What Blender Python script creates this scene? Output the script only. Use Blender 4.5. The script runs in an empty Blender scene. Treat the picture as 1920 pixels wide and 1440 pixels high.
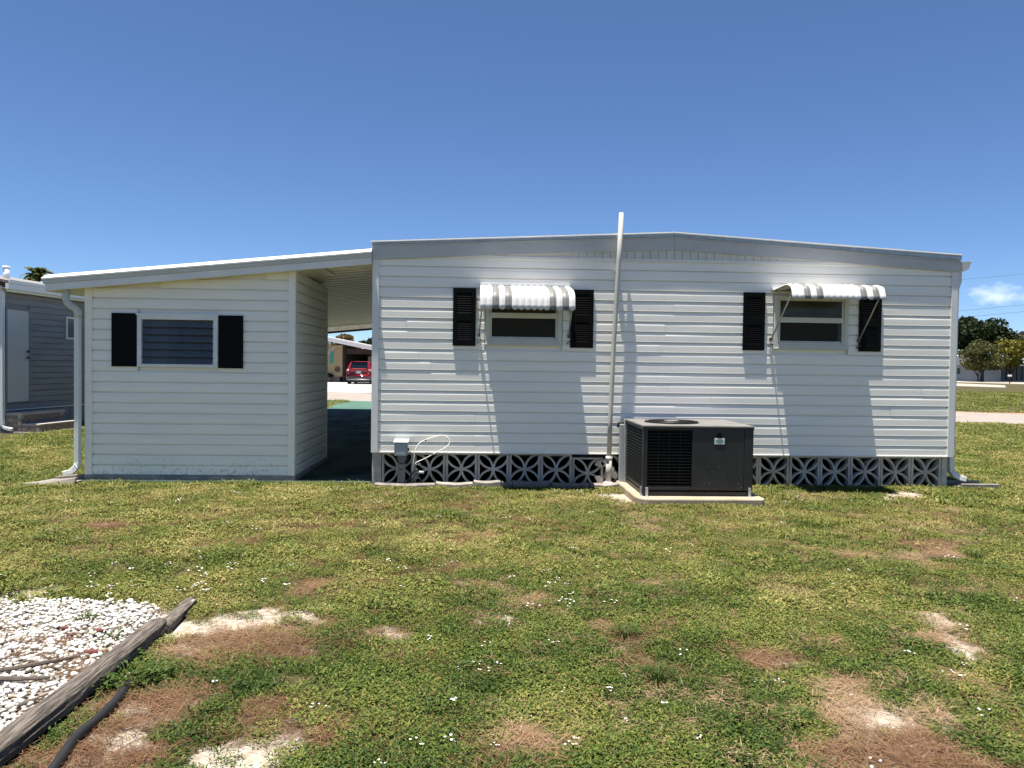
import bpy, math, random
import numpy as np
from mathutils import Vector, Matrix

random.seed(7)
rng = np.random.default_rng(11)
sc = bpy.context.scene
COL = sc.collection

# ------------------------------------------------------------------ camera, sky, sun, exposure
def make_camera():
    yaw, pit, rol = math.radians(2.5), math.radians(1.35), math.radians(.75)
    f = Vector((math.sin(yaw) * math.cos(pit), math.cos(yaw) * math.cos(pit), -math.sin(pit)))
    r0 = Vector((math.cos(yaw), -math.sin(yaw), 0)); u0 = r0.cross(f)
    r = math.cos(rol) * r0 + math.sin(rol) * u0
    u = math.cos(rol) * u0 - math.sin(rol) * r0
    cam = bpy.data.objects.new('camera', bpy.data.cameras.new('camera'))
    COL.objects.link(cam)
    m = Matrix((r, u, -f)).transposed().to_4x4()
    m.translation = Vector((0, -9.22, 1.47))
    cam.matrix_world = m
    cam.data.sensor_width = 36; cam.data.lens = 26.25
    cam.data.clip_start = .05; cam.data.clip_end = 3000
    sc.camera = cam
make_camera()

SUN = Vector((-.13, -.062, 1)).normalized()          # towards the sun: high, a little left, just in front of the wall
world = bpy.data.worlds.new('World'); sc.world = world; world.use_nodes = True
wn, wl = world.node_tree.nodes, world.node_tree.links
bg = wn['Background']; bg.inputs[1].default_value = .059
sky = wn.new('ShaderNodeTexSky'); sky.sky_type = 'NISHITA'; sky.sun_disc = False
sky.sun_elevation = math.asin(SUN.z); sky.sun_rotation = math.atan2(SUN.x, SUN.y)
sky.air_density = 1.0; sky.dust_density = .0; sky.ozone_density = 8.6; sky.altitude = 3000
def world_cloud():
    tc = wn.new('ShaderNodeTexCoord')
    az, el = math.radians(35.3), math.radians(5.0)
    d = Vector((math.sin(az) * math.cos(el), math.cos(az) * math.cos(el), math.sin(el)))
    rt = Vector((math.cos(az), -math.sin(az), 0)); up = rt.cross(d)
    def dot(v, s):
        n = wn.new('ShaderNodeVectorMath'); n.operation = 'DOT_PRODUCT'
        wl.new(tc.outputs['Generated'], n.inputs[0]); n.inputs[1].default_value = v
        m = wn.new('ShaderNodeMath'); m.operation = 'MULTIPLY'; wl.new(n.outputs['Value'], m.inputs[0]); m.inputs[1].default_value = s
        return m.outputs[0]
    cmb = wn.new('ShaderNodeCombineXYZ')
    wl.new(dot(rt, 1 / .030), cmb.inputs[0]); wl.new(dot(up, 1 / .0145), cmb.inputs[1])
    fwd = dot(d, 1.0)
    ln = wn.new('ShaderNodeVectorMath'); ln.operation = 'LENGTH'; wl.new(cmb.outputs[0], ln.inputs[0])
    ns = wn.new('ShaderNodeTexNoise'); ns.inputs['Scale'].default_value = 1.5; ns.inputs['Detail'].default_value = 6
    wl.new(cmb.outputs[0], ns.inputs['Vector'])
    a = wn.new('ShaderNodeMath'); a.operation = 'MULTIPLY_ADD'; wl.new(ns.outputs['Fac'], a.inputs[0]); a.inputs[1].default_value = 2.2
    s = wn.new('ShaderNodeMath'); s.operation = 'MULTIPLY'; wl.new(ln.outputs['Value'], s.inputs[0]); s.inputs[1].default_value = -1.0
    wl.new(s.outputs[0], a.inputs[2])
    mr = wn.new('ShaderNodeMapRange'); wl.new(a.outputs[0], mr.inputs[0])
    mr.inputs[1].default_value = .15; mr.inputs[2].default_value = 1.1; mr.inputs[3].default_value = 0; mr.inputs[4].default_value = .5
    ft = wn.new('ShaderNodeMath'); ft.operation = 'GREATER_THAN'; wl.new(fwd, ft.inputs[0]); ft.inputs[1].default_value = .5
    mm = wn.new('ShaderNodeMath'); mm.operation = 'MULTIPLY'; wl.new(mr.outputs[0], mm.inputs[0]); wl.new(ft.outputs[0], mm.inputs[1])
    mx = wn.new('ShaderNodeMix'); mx.data_type = 'RGBA'
    wl.new(mm.outputs[0], mx.inputs['Factor']); wl.new(sky.outputs[0], mx.inputs['A']); mx.inputs['B'].default_value = (9.2, 9.8, 10.8, 1)
    wl.new(mx.outputs['Result'], bg.inputs[0])
world_cloud()

sl = bpy.data.lights.new('sun', 'SUN'); sl.energy = 5.0; sl.angle = math.radians(.53); sl.color = (1, .945, .85)
so = bpy.data.objects.new('sun', sl); COL.objects.link(so)
so.rotation_euler = SUN.to_track_quat('Z', 'Y').to_euler()

vs = sc.view_settings
vs.view_transform = 'Standard'; vs.look = 'None'; vs.exposure = 1.31; vs.gamma = 1; vs.use_curve_mapping = False
sc.cycles.max_bounces = 7; sc.cycles.diffuse_bounces = 4; sc.cycles.use_denoising = True
sc.cycles.transparent_max_bounces = 8

# ------------------------------------------------------------------ materials
M = {}
def mat(name, c1, c2=None, scale=6, rough=.6, bump=0, bscale=40, metal=0, spec=.5, stretch=(1, 1, 1), detail=4, coord='Object', lo=.35, hi=.65, transl=0):
    m = bpy.data.materials.new(name); m.use_nodes = True
    n, l = m.node_tree.nodes, m.node_tree.links
    p = n['Principled BSDF']
    p.inputs['Roughness'].default_value = rough; p.inputs['Metallic'].default_value = metal
    p.inputs['Specular IOR Level'].default_value = spec
    p.inputs['Base Color'].default_value = (*c1, 1)
    tc = n.new('ShaderNodeTexCoord'); mp = n.new('ShaderNodeMapping'); mp.inputs['Scale'].default_value = stretch
    if coord == 'World':
        g = n.new('ShaderNodeNewGeometry'); l.new(g.outputs['Position'], mp.inputs[0])
    else:
        l.new(tc.outputs[coord], mp.inputs[0])
    if c2:
        t = n.new('ShaderNodeTexNoise'); t.inputs['Scale'].default_value = scale; t.inputs['Detail'].default_value = detail
        l.new(mp.outputs[0], t.inputs['Vector'])
        r = n.new('ShaderNodeValToRGB')
        r.color_ramp.elements[0].position = lo; r.color_ramp.elements[0].color = (*c1, 1)
        r.color_ramp.elements[1].position = hi; r.color_ramp.elements[1].color = (*c2, 1)
        l.new(t.outputs['Fac'], r.inputs[0]); l.new(r.outputs[0], p.inputs['Base Color'])
    if bump:
        t2 = n.new('ShaderNodeTexNoise'); t2.inputs['Scale'].default_value = bscale; t2.inputs['Detail'].default_value = 5
        l.new(mp.outputs[0], t2.inputs['Vector'])
        b = n.new('ShaderNodeBump'); b.inputs['Strength'].default_value = bump; b.inputs['Distance'].default_value = .01
        l.new(t2.outputs['Fac'], b.inputs['Height']); l.new(b.outputs[0], p.inputs['Normal'])
    M[name] = m
    return m

mat('siding', (.90, .865, .79), (.83, .80, .735), 1.6, .42, stretch=(.5, 1, 5), coord='World', lo=.3, hi=.75)
mat('siding_shed', (.90, .86, .77), (.82, .785, .705), 2.2, .5, stretch=(.6, 1, 4), coord='World', lo=.3, hi=.75)
def mildew(m, z0, z1):
    """dark specks of dirt on the lowest courses"""
    n, l = m.node_tree.nodes, m.node_tree.links; p = n['Principled BSDF']; src = p.inputs['Base Color'].links[0].from_socket
    g = n.new('ShaderNodeNewGeometry'); sp = n.new('ShaderNodeSeparateXYZ'); l.new(g.outputs['Position'], sp.inputs[0])
    mr = n.new('ShaderNodeMapRange'); l.new(sp.outputs['Z'], mr.inputs[0]); mr.inputs[1].default_value = z1; mr.inputs[2].default_value = z0; mr.inputs[3].default_value = 0; mr.inputs[4].default_value = .16
    t = n.new('ShaderNodeTexNoise'); t.inputs['Scale'].default_value = 26; t.inputs['Detail'].default_value = 9; t.inputs['Roughness'].default_value = .7; l.new(g.outputs['Position'], t.inputs['Vector'])
    a = n.new('ShaderNodeMath'); a.operation = 'ADD'; l.new(mr.outputs[0], a.inputs[0]); l.new(t.outputs['Fac'], a.inputs[1])
    r = n.new('ShaderNodeMapRange'); l.new(a.outputs[0], r.inputs[0]); r.inputs[1].default_value = .66; r.inputs[2].default_value = .80; r.inputs[3].default_value = 0; r.inputs[4].default_value = .65
    x = n.new('ShaderNodeMix'); x.data_type = 'RGBA'; l.new(r.outputs[0], x.inputs['Factor']); l.new(src, x.inputs['A']); x.inputs['B'].default_value = (.17, .155, .12, 1); l.new(x.outputs['Result'], p.inputs['Base Color'])
mildew(M['siding_shed'], .08, .45)
mat('trim', (.76, .75, .72), (.70, .69, .665), 3, .45, coord='World')
mat('fascia_grey', (.52, .51, .485), (.46, .45, .43), 2, .4, coord='World', stretch=(1, 1, 3))
mat('fascia_cream', (.56, .565, .53), (.50, .50, .465), 2.5, .5, coord='World', stretch=(.5, 1, 4))
mat('roof_white', (.82, .82, .80), (.74, .74, .72), 3, .5, coord='World')
mat('gable_board', (.62, .615, .56), (.55, .545, .49), 4, .55, coord='World')
mat('pan', (.66, .655, .58), (.56, .55, .47), 3, .38, coord='World')
mat('beam_paint', (.86, .84, .77), (.62, .60, .53), 9, .6, coord='World', stretch=(1, 1, 3))
mat('black_shutter', (.0022, .0022, .0024), rough=.6, spec=.12)
mat('window_frame', (.60, .605, .55), (.55, .55, .495), 5, .45)
mat('window_frame_white', (.72, .73, .715), (.66, .67, .655), 5, .45)
mat('glass', (.036, .033, .021), (.056, .051, .032), 3, .10, spec=.22)
mat('screen', (.022, .022, .019), rough=.75, spec=.2)
mat('louver_glass', (.085, .095, .100), (.055, .062, .066), 4, .15, spec=.4, metal=0)
mat('awning_white', (.66, .655, .64), (.58, .575, .56), 8, .32)
mat('awning_grey', (.165, .165, .16), (.125, .125, .12), 8, .55)
mat('aluminium', (.45, .45, .44), (.36, .36, .35), 12, .38, metal=.75)
mat('bracket_dark', (.06, .058, .055), (.12, .11, .10), 30, .6, metal=.3)
mat('pvc', (.50, .495, .455), (.44, .435, .395), 5, .35, coord='World')
mat('block', (.54, .49, .42), (.36, .325, .28), 7, .9, .5, 60, coord='World')
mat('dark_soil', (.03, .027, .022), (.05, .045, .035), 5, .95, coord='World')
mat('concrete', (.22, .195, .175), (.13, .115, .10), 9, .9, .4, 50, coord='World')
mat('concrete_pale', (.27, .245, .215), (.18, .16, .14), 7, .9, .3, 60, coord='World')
mat('pad', (.36, .295, .21), (.28, .225, .155), 3.5, .85, .25, 80, coord='World')
mat('slab_grey', (.26, .25, .235), (.16, .15, .14), 6, .9, .4, 40, coord='World', stretch=(1, 1, 2))
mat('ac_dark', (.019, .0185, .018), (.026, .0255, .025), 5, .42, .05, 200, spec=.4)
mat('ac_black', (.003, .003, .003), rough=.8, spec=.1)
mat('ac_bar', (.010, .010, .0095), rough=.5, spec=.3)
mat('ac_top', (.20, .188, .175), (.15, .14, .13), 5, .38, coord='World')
mat('galvanised', (.52, .54, .54), (.42, .44, .44), 14, .45, metal=.55)
mat('label_white', (.62, .68, .66), rough=.5)
mat('label_print', (.12, .2, .17), rough=.6)
mat('box_grey', (.36, .385, .40), (.31, .335, .345), 6, .5)
mat('cable_white', (.68, .66, .60), rough=.5)
mat('cable_black', (.012, .012, .012), rough=.5)
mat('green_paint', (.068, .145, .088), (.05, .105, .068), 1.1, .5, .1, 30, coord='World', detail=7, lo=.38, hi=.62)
mat('shade_worn_green', (.010, .020, .019), (.070, .098, .082), 1.6, .85, .25, 25, spec=.12, coord='World', detail=9, lo=.36, hi=.66, stretch=(1, .55, 1))  # driveway green with carport shade put into the colour, plus worn patches
mat('rubber_mat', (.008, .008, .009), rough=.9)
mat('road', (.255, .22, .195), (.215, .185, .16), 1.2, .92, .2, 60, coord='World', detail=8)
mat('drive_white', (.36, .35, .335), (.30, .29, .28), .8, .9, coord='World')
mat('curb', (.30, .275, .235), (.25, .225, .19), 2, .9, coord='World')
mat('clay_edge', (.36, .20, .11), (.24, .15, .08), 4, .95, coord='World')
mat('grey_siding', (.225, .22, .235), (.19, .187, .20), 1.6, .5, coord='World', stretch=(1, 1, 4))
mat('grey_skirt', (.27, .275, .28), (.23, .235, .24), 2, .6, coord='World')
mat('door_grey', (.50, .505, .515), (.46, .465, .475), 2, .45)
mat('shingle', (.22, .21, .20), (.15, .145, .14), 8, .9, coord='World')
mat('white_metal', (.74, .74, .73), rough=.45)
mat('brick', (.33, .25, .20), (.22, .165, .135), 18, .9, .5, 60, coord='World')
mat('mortar_cap', (.50, .45, .40), (.42, .37, .32), 9, .9, coord='World')
mat('yellow_brick', (.50, .40, .23), (.40, .31, .17), 6, .85, coord='World', stretch=(1, 1, 3))
mat('teal', (.06, .30, .26), rough=.6)
mat('brown_dark', (.045, .03, .026), (.028, .02, .018), 3, .8, coord='World')
mat('cabinet', (.30, .26, .25), (.24, .205, .2), 4, .6)
mat('car_red', (.19, .008, .018), rough=.22, spec=.6)
mat('car_glass', (.008, .009, .012), rough=.06, spec=.7)
mat('car_dark', (.05, .05, .055), rough=.5)
mat('tyre', (.012, .012, .012), rough=.85)
mat('lamp_red', (.30, .09, .085), rough=.15)
mat('lamp_clear', (.6, .5, .5), rough=.12)
mat('plate', (.55, .58, .58), rough=.5)
mat('chrome', (.6, .6, .62), rough=.2, metal=.9)
mat('stone_white', (.66, .65, .62), (.48, .47, .44), 22, .8, .3, 80, coord='World')
mat('bed_dirt', (.13, .11, .088), (.26, .235, .20), 26, .95, .5, 60, coord='World', detail=8)
mat('stone_red', (.14, .035, .028), (.09, .025, .02), 15, .85)
mat('timber', (.165, .138, .115), (.045, .036, .029), 7, .9, 1.0, 14, coord='World', stretch=(16, 1.0, 16), lo=.38, hi=.6, detail=8)
mat('twig', (.10, .08, .065), (.05, .04, .032), 14, .9, .5, 60)
mat('hose', (.012, .012, .013), rough=.55, spec=.4)
mat('bark', (.085, .065, .05), (.05, .038, .03), 8, .95, .6, 20, coord='World')
mat('wire', (.10, .115, .135), rough=.6)
mat('far_white', (.60, .60, .62), (.52, .52, .54), 1, .8, coord='World')
mat('far_grey', (.30, .30, .32), (.25, .25, .27), 1, .8, coord='World')

def leaf_mat(name, cols, transl=.3, rough=.6, dry=None, instancer=True):
    """leaf colour: ramp over per-clump tint plus a random value per leaf"""
    m = bpy.data.materials.new(name); m.use_nodes = True
    n, l = m.node_tree.nodes, m.node_tree.links
    p = n['Principled BSDF']; p.inputs['Roughness'].default_value = rough; p.inputs['Specular IOR Level'].default_value = .15
    g = n.new('ShaderNodeNewGeometry')
    add = n.new('ShaderNodeMath'); add.operation = 'MULTIPLY_ADD'
    l.new(g.outputs['Random Per Island'], add.inputs[0]); add.inputs[1].default_value = .5
    if instancer:
        at = n.new('ShaderNodeAttribute'); at.attribute_type = 'INSTANCER'; at.attribute_name = 'tint'
        l.new(at.outputs['Fac'], add.inputs[2])
    else:
        ns = n.new('ShaderNodeTexNoise'); ns.inputs['Scale'].default_value = .9; ns.inputs['Detail'].default_value = 2
        l.new(g.outputs['Position'], ns.inputs['Vector']); l.new(ns.outputs['Fac'], add.inputs[2])
    sb = n.new('ShaderNodeMath'); sb.operation = 'SUBTRACT'; l.new(add.outputs[0], sb.inputs[0]); sb.inputs[1].default_value = .25
    r = n.new('ShaderNodeValToRGB'); e = r.color_ramp.elements
    while len(e) < len(cols): e.new(.5)
    for i, c in enumerate(cols):
        e[i].position = i / (len(cols) - 1); e[i].color = (*c, 1)
    l.new(sb.outputs[0], r.inputs[0]); l.new(r.outputs[0], p.inputs['Base Color'])
    if transl:
        t = n.new('ShaderNodeBsdfTranslucent'); l.new(r.outputs[0], t.inputs['Color'])
        mx = n.new('ShaderNodeMixShader'); mx.inputs[0].default_value = transl
        l.new(p.outputs[0], mx.inputs[1]); l.new(t.outputs[0], mx.inputs[2])
        l.new(mx.outputs[0], n['Material Output'].inputs[0])
    M[name] = m
    return m
leaf_mat('grass_leaf', [(.016, .036, .007), (.043, .076, .013), (.106, .136, .026), (.212, .200, .054), (.37, .285, .135)], .2)
leaf_mat('thatch_leaf', [(.060, .030, .016), (.125, .066, .035), (.195, .118, .064), (.30, .21, .128)], 0, .8)
leaf_mat('petal', [(.72, .72, .72), (.80, .78, .80)], .2)
leaf_mat('tree_dark', [(.007, .014, .004), (.016, .029, .008), (.038, .054, .015)], .15, instancer=False)
leaf_mat('tree_olive', [(.045, .048, .017), (.075, .08, .027), (.12, .115, .04)], .2, instancer=False)
leaf_mat('tree_yellow', [(.05, .055, .012), (.14, .13, .018), (.24, .20, .022)], .2, instancer=False)
leaf_mat('tree_mauve', [(.03, .035, .018), (.06, .055, .04), (.11, .075, .06)], .2, instancer=False)
leaf_mat('tree_brown', [(.05, .05, .018), (.13, .085, .03), (.20, .12, .045)], .2, instancer=False)
leaf_mat('palm_leaf', [(.05, .075, .018), (.12, .14, .035), (.22, .20, .06)], .2, instancer=False)
leaf_mat('weed_leaf', [(.024, .052, .010), (.048, .088, .018), (.095, .13, .030)], .25, instancer=False)

# ------------------------------------------------------------------ mesh helpers
class MB:
    def __init__(s): s.v = []; s.f = []
    def add(s, v, f):
        o = len(s.v); s.v += [tuple(p) for p in v]; s.f += [tuple(i + o for i in q) for q in f]; return s
    def box(s, x0, x1, y0, y1, z0, z1):
        return s.add([(x0, y0, z0), (x1, y0, z0), (x1, y1, z0), (x0, y1, z0), (x0, y0, z1), (x1, y0, z1), (x1, y1, z1), (x0, y1, z1)],
                     [(0, 3, 2, 1), (4, 5, 6, 7), (0, 1, 5, 4), (1, 2, 6, 5), (2, 3, 7, 6), (3, 0, 4, 7)])
    def prism(s, poly, d):
        """poly: 3-D points of a planar outline, d: extrusion vector"""
        n = len(poly); d = Vector(d); a = [Vector(p) for p in poly]
        v = a + [p + d for p in a]
        nrm = Vector((0, 0, 0))
        for i in range(n): nrm += a[i].cross(a[(i + 1) % n])
        f = [tuple(range(n)), tuple(reversed(range(n, 2 * n)))] + [(i, i + n, (i + 1) % n + n, (i + 1) % n) for i in range(n)]
        if nrm.dot(d) > 0: f = [tuple(reversed(q)) for q in f]
        return s.add(v, f)
    def tube(s, pts, r, n=8, cap=True):
        pts = [Vector(p) for p in pts]; rr = r if isinstance(r, (list, tuple)) else [r] * len(pts)
        v = []; ref = None
        for i, p in enumerate(pts):
            t = (pts[min(i + 1, len(pts) - 1)] - pts[max(i - 1, 0)]).normalized()
            if ref is None: ref = t.cross(Vector((0, 0, 1))) if abs(t.z) < .9 else t.cross(Vector((1, 0, 0)))
            ref = (ref - t * ref.dot(t)).normalized(); b = t.cross(ref)
            for k in range(n):
                a = 2 * math.pi * k / n
                v.append(p + rr[i] * (math.cos(a) * ref + math.sin(a) * b))
        f = [(i * n + k, i * n + (k + 1) % n, (i + 1) * n + (k + 1) % n, (i + 1) * n + k) for i in range(len(pts) - 1) for k in range(n)]
        if cap: f += [tuple(reversed(range(n))), tuple(range((len(pts) - 1) * n, len(pts) * n))]
        return s.add(v, f)
    def rtube(s, pts, w, d, side=Vector((1, 0, 0))):
        """rectangular duct along pts: w across 'side', d across the third axis"""
        pts = [Vector(p) for p in pts]; v = []
        for i, p in enumerate(pts):
            t = (pts[min(i + 1, len(pts) - 1)] - pts[max(i - 1, 0)]).normalized()
            a = side; b = t.cross(a).normalized()
            v += [p + a * w / 2 * sx + b * d / 2 * sy for sx, sy in ((-1, -1), (1, -1), (1, 1), (-1, 1))]
        f = [(i * 4 + k, i * 4 + (k + 1) % 4, (i + 1) * 4 + (k + 1) % 4, (i + 1) * 4 + k) for i in range(len(pts) - 1) for k in range(4)]
        f += [(3, 2, 1, 0), tuple(range((len(pts) - 1) * 4, len(pts) * 4))]
        return s.add(v, f)
    def mesh(s, name, m):
        me = bpy.data.meshes.new(name); me.from_pydata(s.v, [], s.f); me.materials.append(M[m]); me.update(); return me
    def build(s, name, m, parent=None, bevel=0, smooth=False):
        o = bpy.data.objects.new(name, s.mesh(name, m)); COL.objects.link(o)
        if parent is not None: o.parent = parent
        if bevel:
            b = o.modifiers.new('bevel', 'BEVEL'); b.width = bevel; b.segments = 2; b.limit_method = 'ANGLE'
        if smooth:
            for p in o.data.polygons: p.use_smooth = True
        return o
def box(name, m, parent, x0, x1, y0, y1, z0, z1, bevel=0): return MB().box(x0, x1, y0, y1, z0, z1).build(name, m, parent, bevel)
def tag(o, label, cat, group=None):
    o['label'] = label; o['category'] = cat
    if group: o['group'] = group
    return o
def thing(name, label, cat, group=None, loc=(0, 0, 0)):
    o = bpy.data.objects.new(name, None); o.empty_display_size = .1; COL.objects.link(o)
    return tag(o, label, cat, group)
def struct(o): o['kind'] = 'structure'; return o
def share(name, me, parent, mw):
    o = bpy.data.objects.new(name, me); COL.objects.link(o); o.parent = parent; o.matrix_local = mw; return o
def fast_mesh(name, V, F, m):
    """V (n,3) array, F (k,4) or (k,3) array"""
    me = bpy.data.meshes.new(name); V = np.asarray(V, np.float32); F = np.asarray(F, np.int32)
    me.vertices.add(len(V)); me.vertices.foreach_set('co', V.ravel())
    me.loops.add(F.size); me.loops.foreach_set('vertex_index', F.ravel())
    me.polygons.add(len(F)); me.polygons.foreach_set('loop_start', np.arange(0, F.size, F.shape[1], dtype=np.int32))
    me.update(calc_edges=True); me.validate()
    if m: me.materials.append(M[m])
    return me
def vnoise(x, y, seed=0):
    """smooth value noise on a lattice, 0..1"""
    x = np.asarray(x, float); y = np.asarray(y, float)
    xi, yi = np.floor(x).astype(np.int64), np.floor(y).astype(np.int64); fx, fy = x - xi, y - yi
    fx = fx * fx * (3 - 2 * fx); fy = fy * fy * (3 - 2 * fy)
    def h(a, b):
        n = (a * 374761393 + b * 668265263 + seed * 974634527) & 0x7fffffff
        n = ((n ^ (n >> 13)) * 1274126177) & 0x7fffffff
        return ((n ^ (n >> 16)) & 0xffff) / 65535.
    return (h(xi, yi) * (1 - fx) + h(xi + 1, yi) * fx) * (1 - fy) + (h(xi, yi + 1) * (1 - fx) + h(xi + 1, yi + 1) * fx) * fy
def fbm(x, y, seed=0, o=4):
    s = 0; a = .5
    for i in range(o): s = s + a * vnoise(x * 2 ** i, y * 2 ** i, seed + i * 7); a *= .5
    return s / (1 - .5 ** o)
def polydist(px, py, poly):
    """signed distance to polygon, positive inside"""
    px = np.asarray(px, float); py = np.asarray(py, float)
    d = np.full(px.shape, 1e9); ins = np.zeros(px.shape, bool)
    n = len(poly)
    for i in range(n):
        ax, ay = poly[i]; bx, by = poly[(i + 1) % n]
        ex, ey = bx - ax, by - ay
        t = np.clip(((px - ax) * ex + (py - ay) * ey) / (ex * ex + ey * ey + 1e-12), 0, 1)
        d = np.minimum(d, np.hypot(px - ax - t * ex, py - ay - t * ey))
        c = ((ay > py) != (by > py)) & (px < (bx - ax) * (py - ay) / (by - ay + 1e-12) + ax)
        ins ^= c
    return np.where(ins, d, -d)
def patch(x, y, poly, soft=.08, rough=.12, seed=1, freq=6):
    d = polydist(x, y, poly) + (fbm(np.asarray(x) * freq, np.asarray(y) * freq, seed) - .5) * 2 * rough
    return np.clip(d / soft + .5, 0, 1)

# ------------------------------------------------------------------ ground and its patches
GRAVEL = [(-5.2, -4.5), (-2.88, -4.56), (-2.48, -4.56), (-2.12, -4.58), (-1.86, -4.66), (-1.76, -4.9), (-1.77, -5.6), (-1.78, -6.9), (-5.2, -6.9)]
SANDS = [[(-1.76, -4.95), (-1.39, -4.80), (-.97, -4.69), (-.93, -4.95), (-1.33, -5.12), (-1.66, -5.22)],
         [(-1.05, -6.36), (-.90, -6.21), (-.69, -6.29), (-.66, -6.50), (-.90, -6.62), (-1.05, -6.5)],
         [(-1.48, -5.88), (-1.30, -6.0), (-1.28, -6.14), (-1.46, -6.08)], [(-1.5, -6.25), (-1.36, -6.2), (-1.38, -6.42), (-1.5, -6.5)],
         [(2.52, -5.25), (2.66, -5.2), (2.66, -5.45), (2.52, -5.5)], [(1.62, -6.1), (1.74, -6.05), (1.8, -6.4), (1.6, -6.5)],
         [(-.6, -5.05), (-.42, -5.1), (-.38, -5.2), (-.6, -5.2)], [(-3.0, -4.55), (-2.6, -4.5), (-2.6, -4.3), (-3.1, -4.3)],
         [(2.6, -4.85), (2.8, -4.8), (2.85, -5.1), (2.65, -5.1)], [(.02, -4.9), (.2, -4.85), (.2, -4.98), (.02, -5.0)],
         [(1.3, -.55), (1.85, -.6), (1.75, -1.2), (1.55, -1.1)], [(4.6, -.6), (5.6, -.1), (5.3, -.75), (4.75, -.95)]]
THATCH = [[(-1.60, -5.22), (-1.43, -4.95), (-.95, -4.97), (-.80, -5.38), (-.86, -5.58), (-1.33, -5.54), (-1.60, -5.55)],
          [(-1.24, -4.55), (-1.17, -4.2), (-.9, -4.24), (-.92, -4.5)], [(-1.52, -5.95), (-1.40, -5.75), (-1.25, -5.85), (-1.15, -6.2), (-1.2, -6.9), (-1.62, -6.9), (-1.6, -6.3)],
          [(-1.02, -6.14), (-.95, -5.98), (-.64, -6.04), (-.62, -6.28), (-.95, -6.23)],
          [(1.34, -5.42), (1.62, -5.36), (1.60, -5.63), (1.43, -5.65)], [(1.55, -5.62), (1.85, -5.66), (2.0, -5.81), (1.79, -6.0), (1.57, -5.93)],
          [(1.5, -6.0), (1.80, -5.95), (1.85, -6.18), (1.95, -6.42), (2.1, -6.8), (1.0, -6.8), (1.33, -6.38)], [(2.48, -5.16), (2.76, -5.10), (2.68, -5.46), (2.46, -5.54)],
          [(3.6, -2.9), (4.1, -2.95), (3.9, -3.6), (3.5, -3.5)], [(.1, -6.2), (.35, -6.3), (.4, -6.45), (.0, -6.45)],
          [(-3.6, -2.3), (-3.0, -2.45), (-3.05, -2.65), (-3.6, -2.55)], [(-1.7, -2.4), (-1.2, -2.3), (-1.25, -2.55), (-1.7, -2.6)],
          [(2.9, -3.3), (3.3, -3.2), (3.2, -3.6), (2.9, -3.55)], [(-.5, -5.1), (-.33, -5.05), (-.33, -5.22), (-.5, -5.25)]]
ROAD = [(-120, 75.07), (-5.2, 20.85), (14.6, 11.5), (120, -38.3), (123.5, -31.9), (18.4, 17.0), (-6.5, 29.3), (-116.5, 83.6)]
def masks(x, y):
    sand = np.zeros(x.shape); th = np.zeros(x.shape)
    near = (np.abs(x) < 8) & (y < 1) & (y > -8)
    xn, yn = x[near], y[near]
    s = np.zeros(xn.shape); t = np.zeros(xn.shape)
    for i, p in enumerate(SANDS): s = np.maximum(s, patch(xn, yn, p, .07, .17, 20 + i, 9))
    for i, p in enumerate(THATCH): t = np.maximum(t, patch(xn, yn, p, .13, .21, 50 + i, 7))
    gv = patch(xn, yn, GRAVEL, .06, .07, 99, 8)
    # thin worn spots all over the lawn
    worn = np.clip((fbm(xn * 2.6, yn * 2.6, 5) - .66) * 7, 0, .55)
    t = np.maximum(t, worn)
    sand[near] = s; th[near] = t
    g = np.zeros(x.shape); g[near] = gv
    return sand, th, g
def height(x, y):
    h = (fbm(x * .9, y * .9, 3) - .5) * .05 + (fbm(x * 4, y * 4, 8) - .5) * .018
    fade = np.clip((-y - .55) / .8, 0, 1) * np.clip((7.5 - np.abs(x)) / 2, 0, 1)      # flat at the buildings and far out
    flat = np.clip((np.hypot((x + 1.7) / .35, (y + 5.6) / 1.3) - 1) / .6, 0, 1)        # flat under the timbers
    return h * fade * flat - .004
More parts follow.
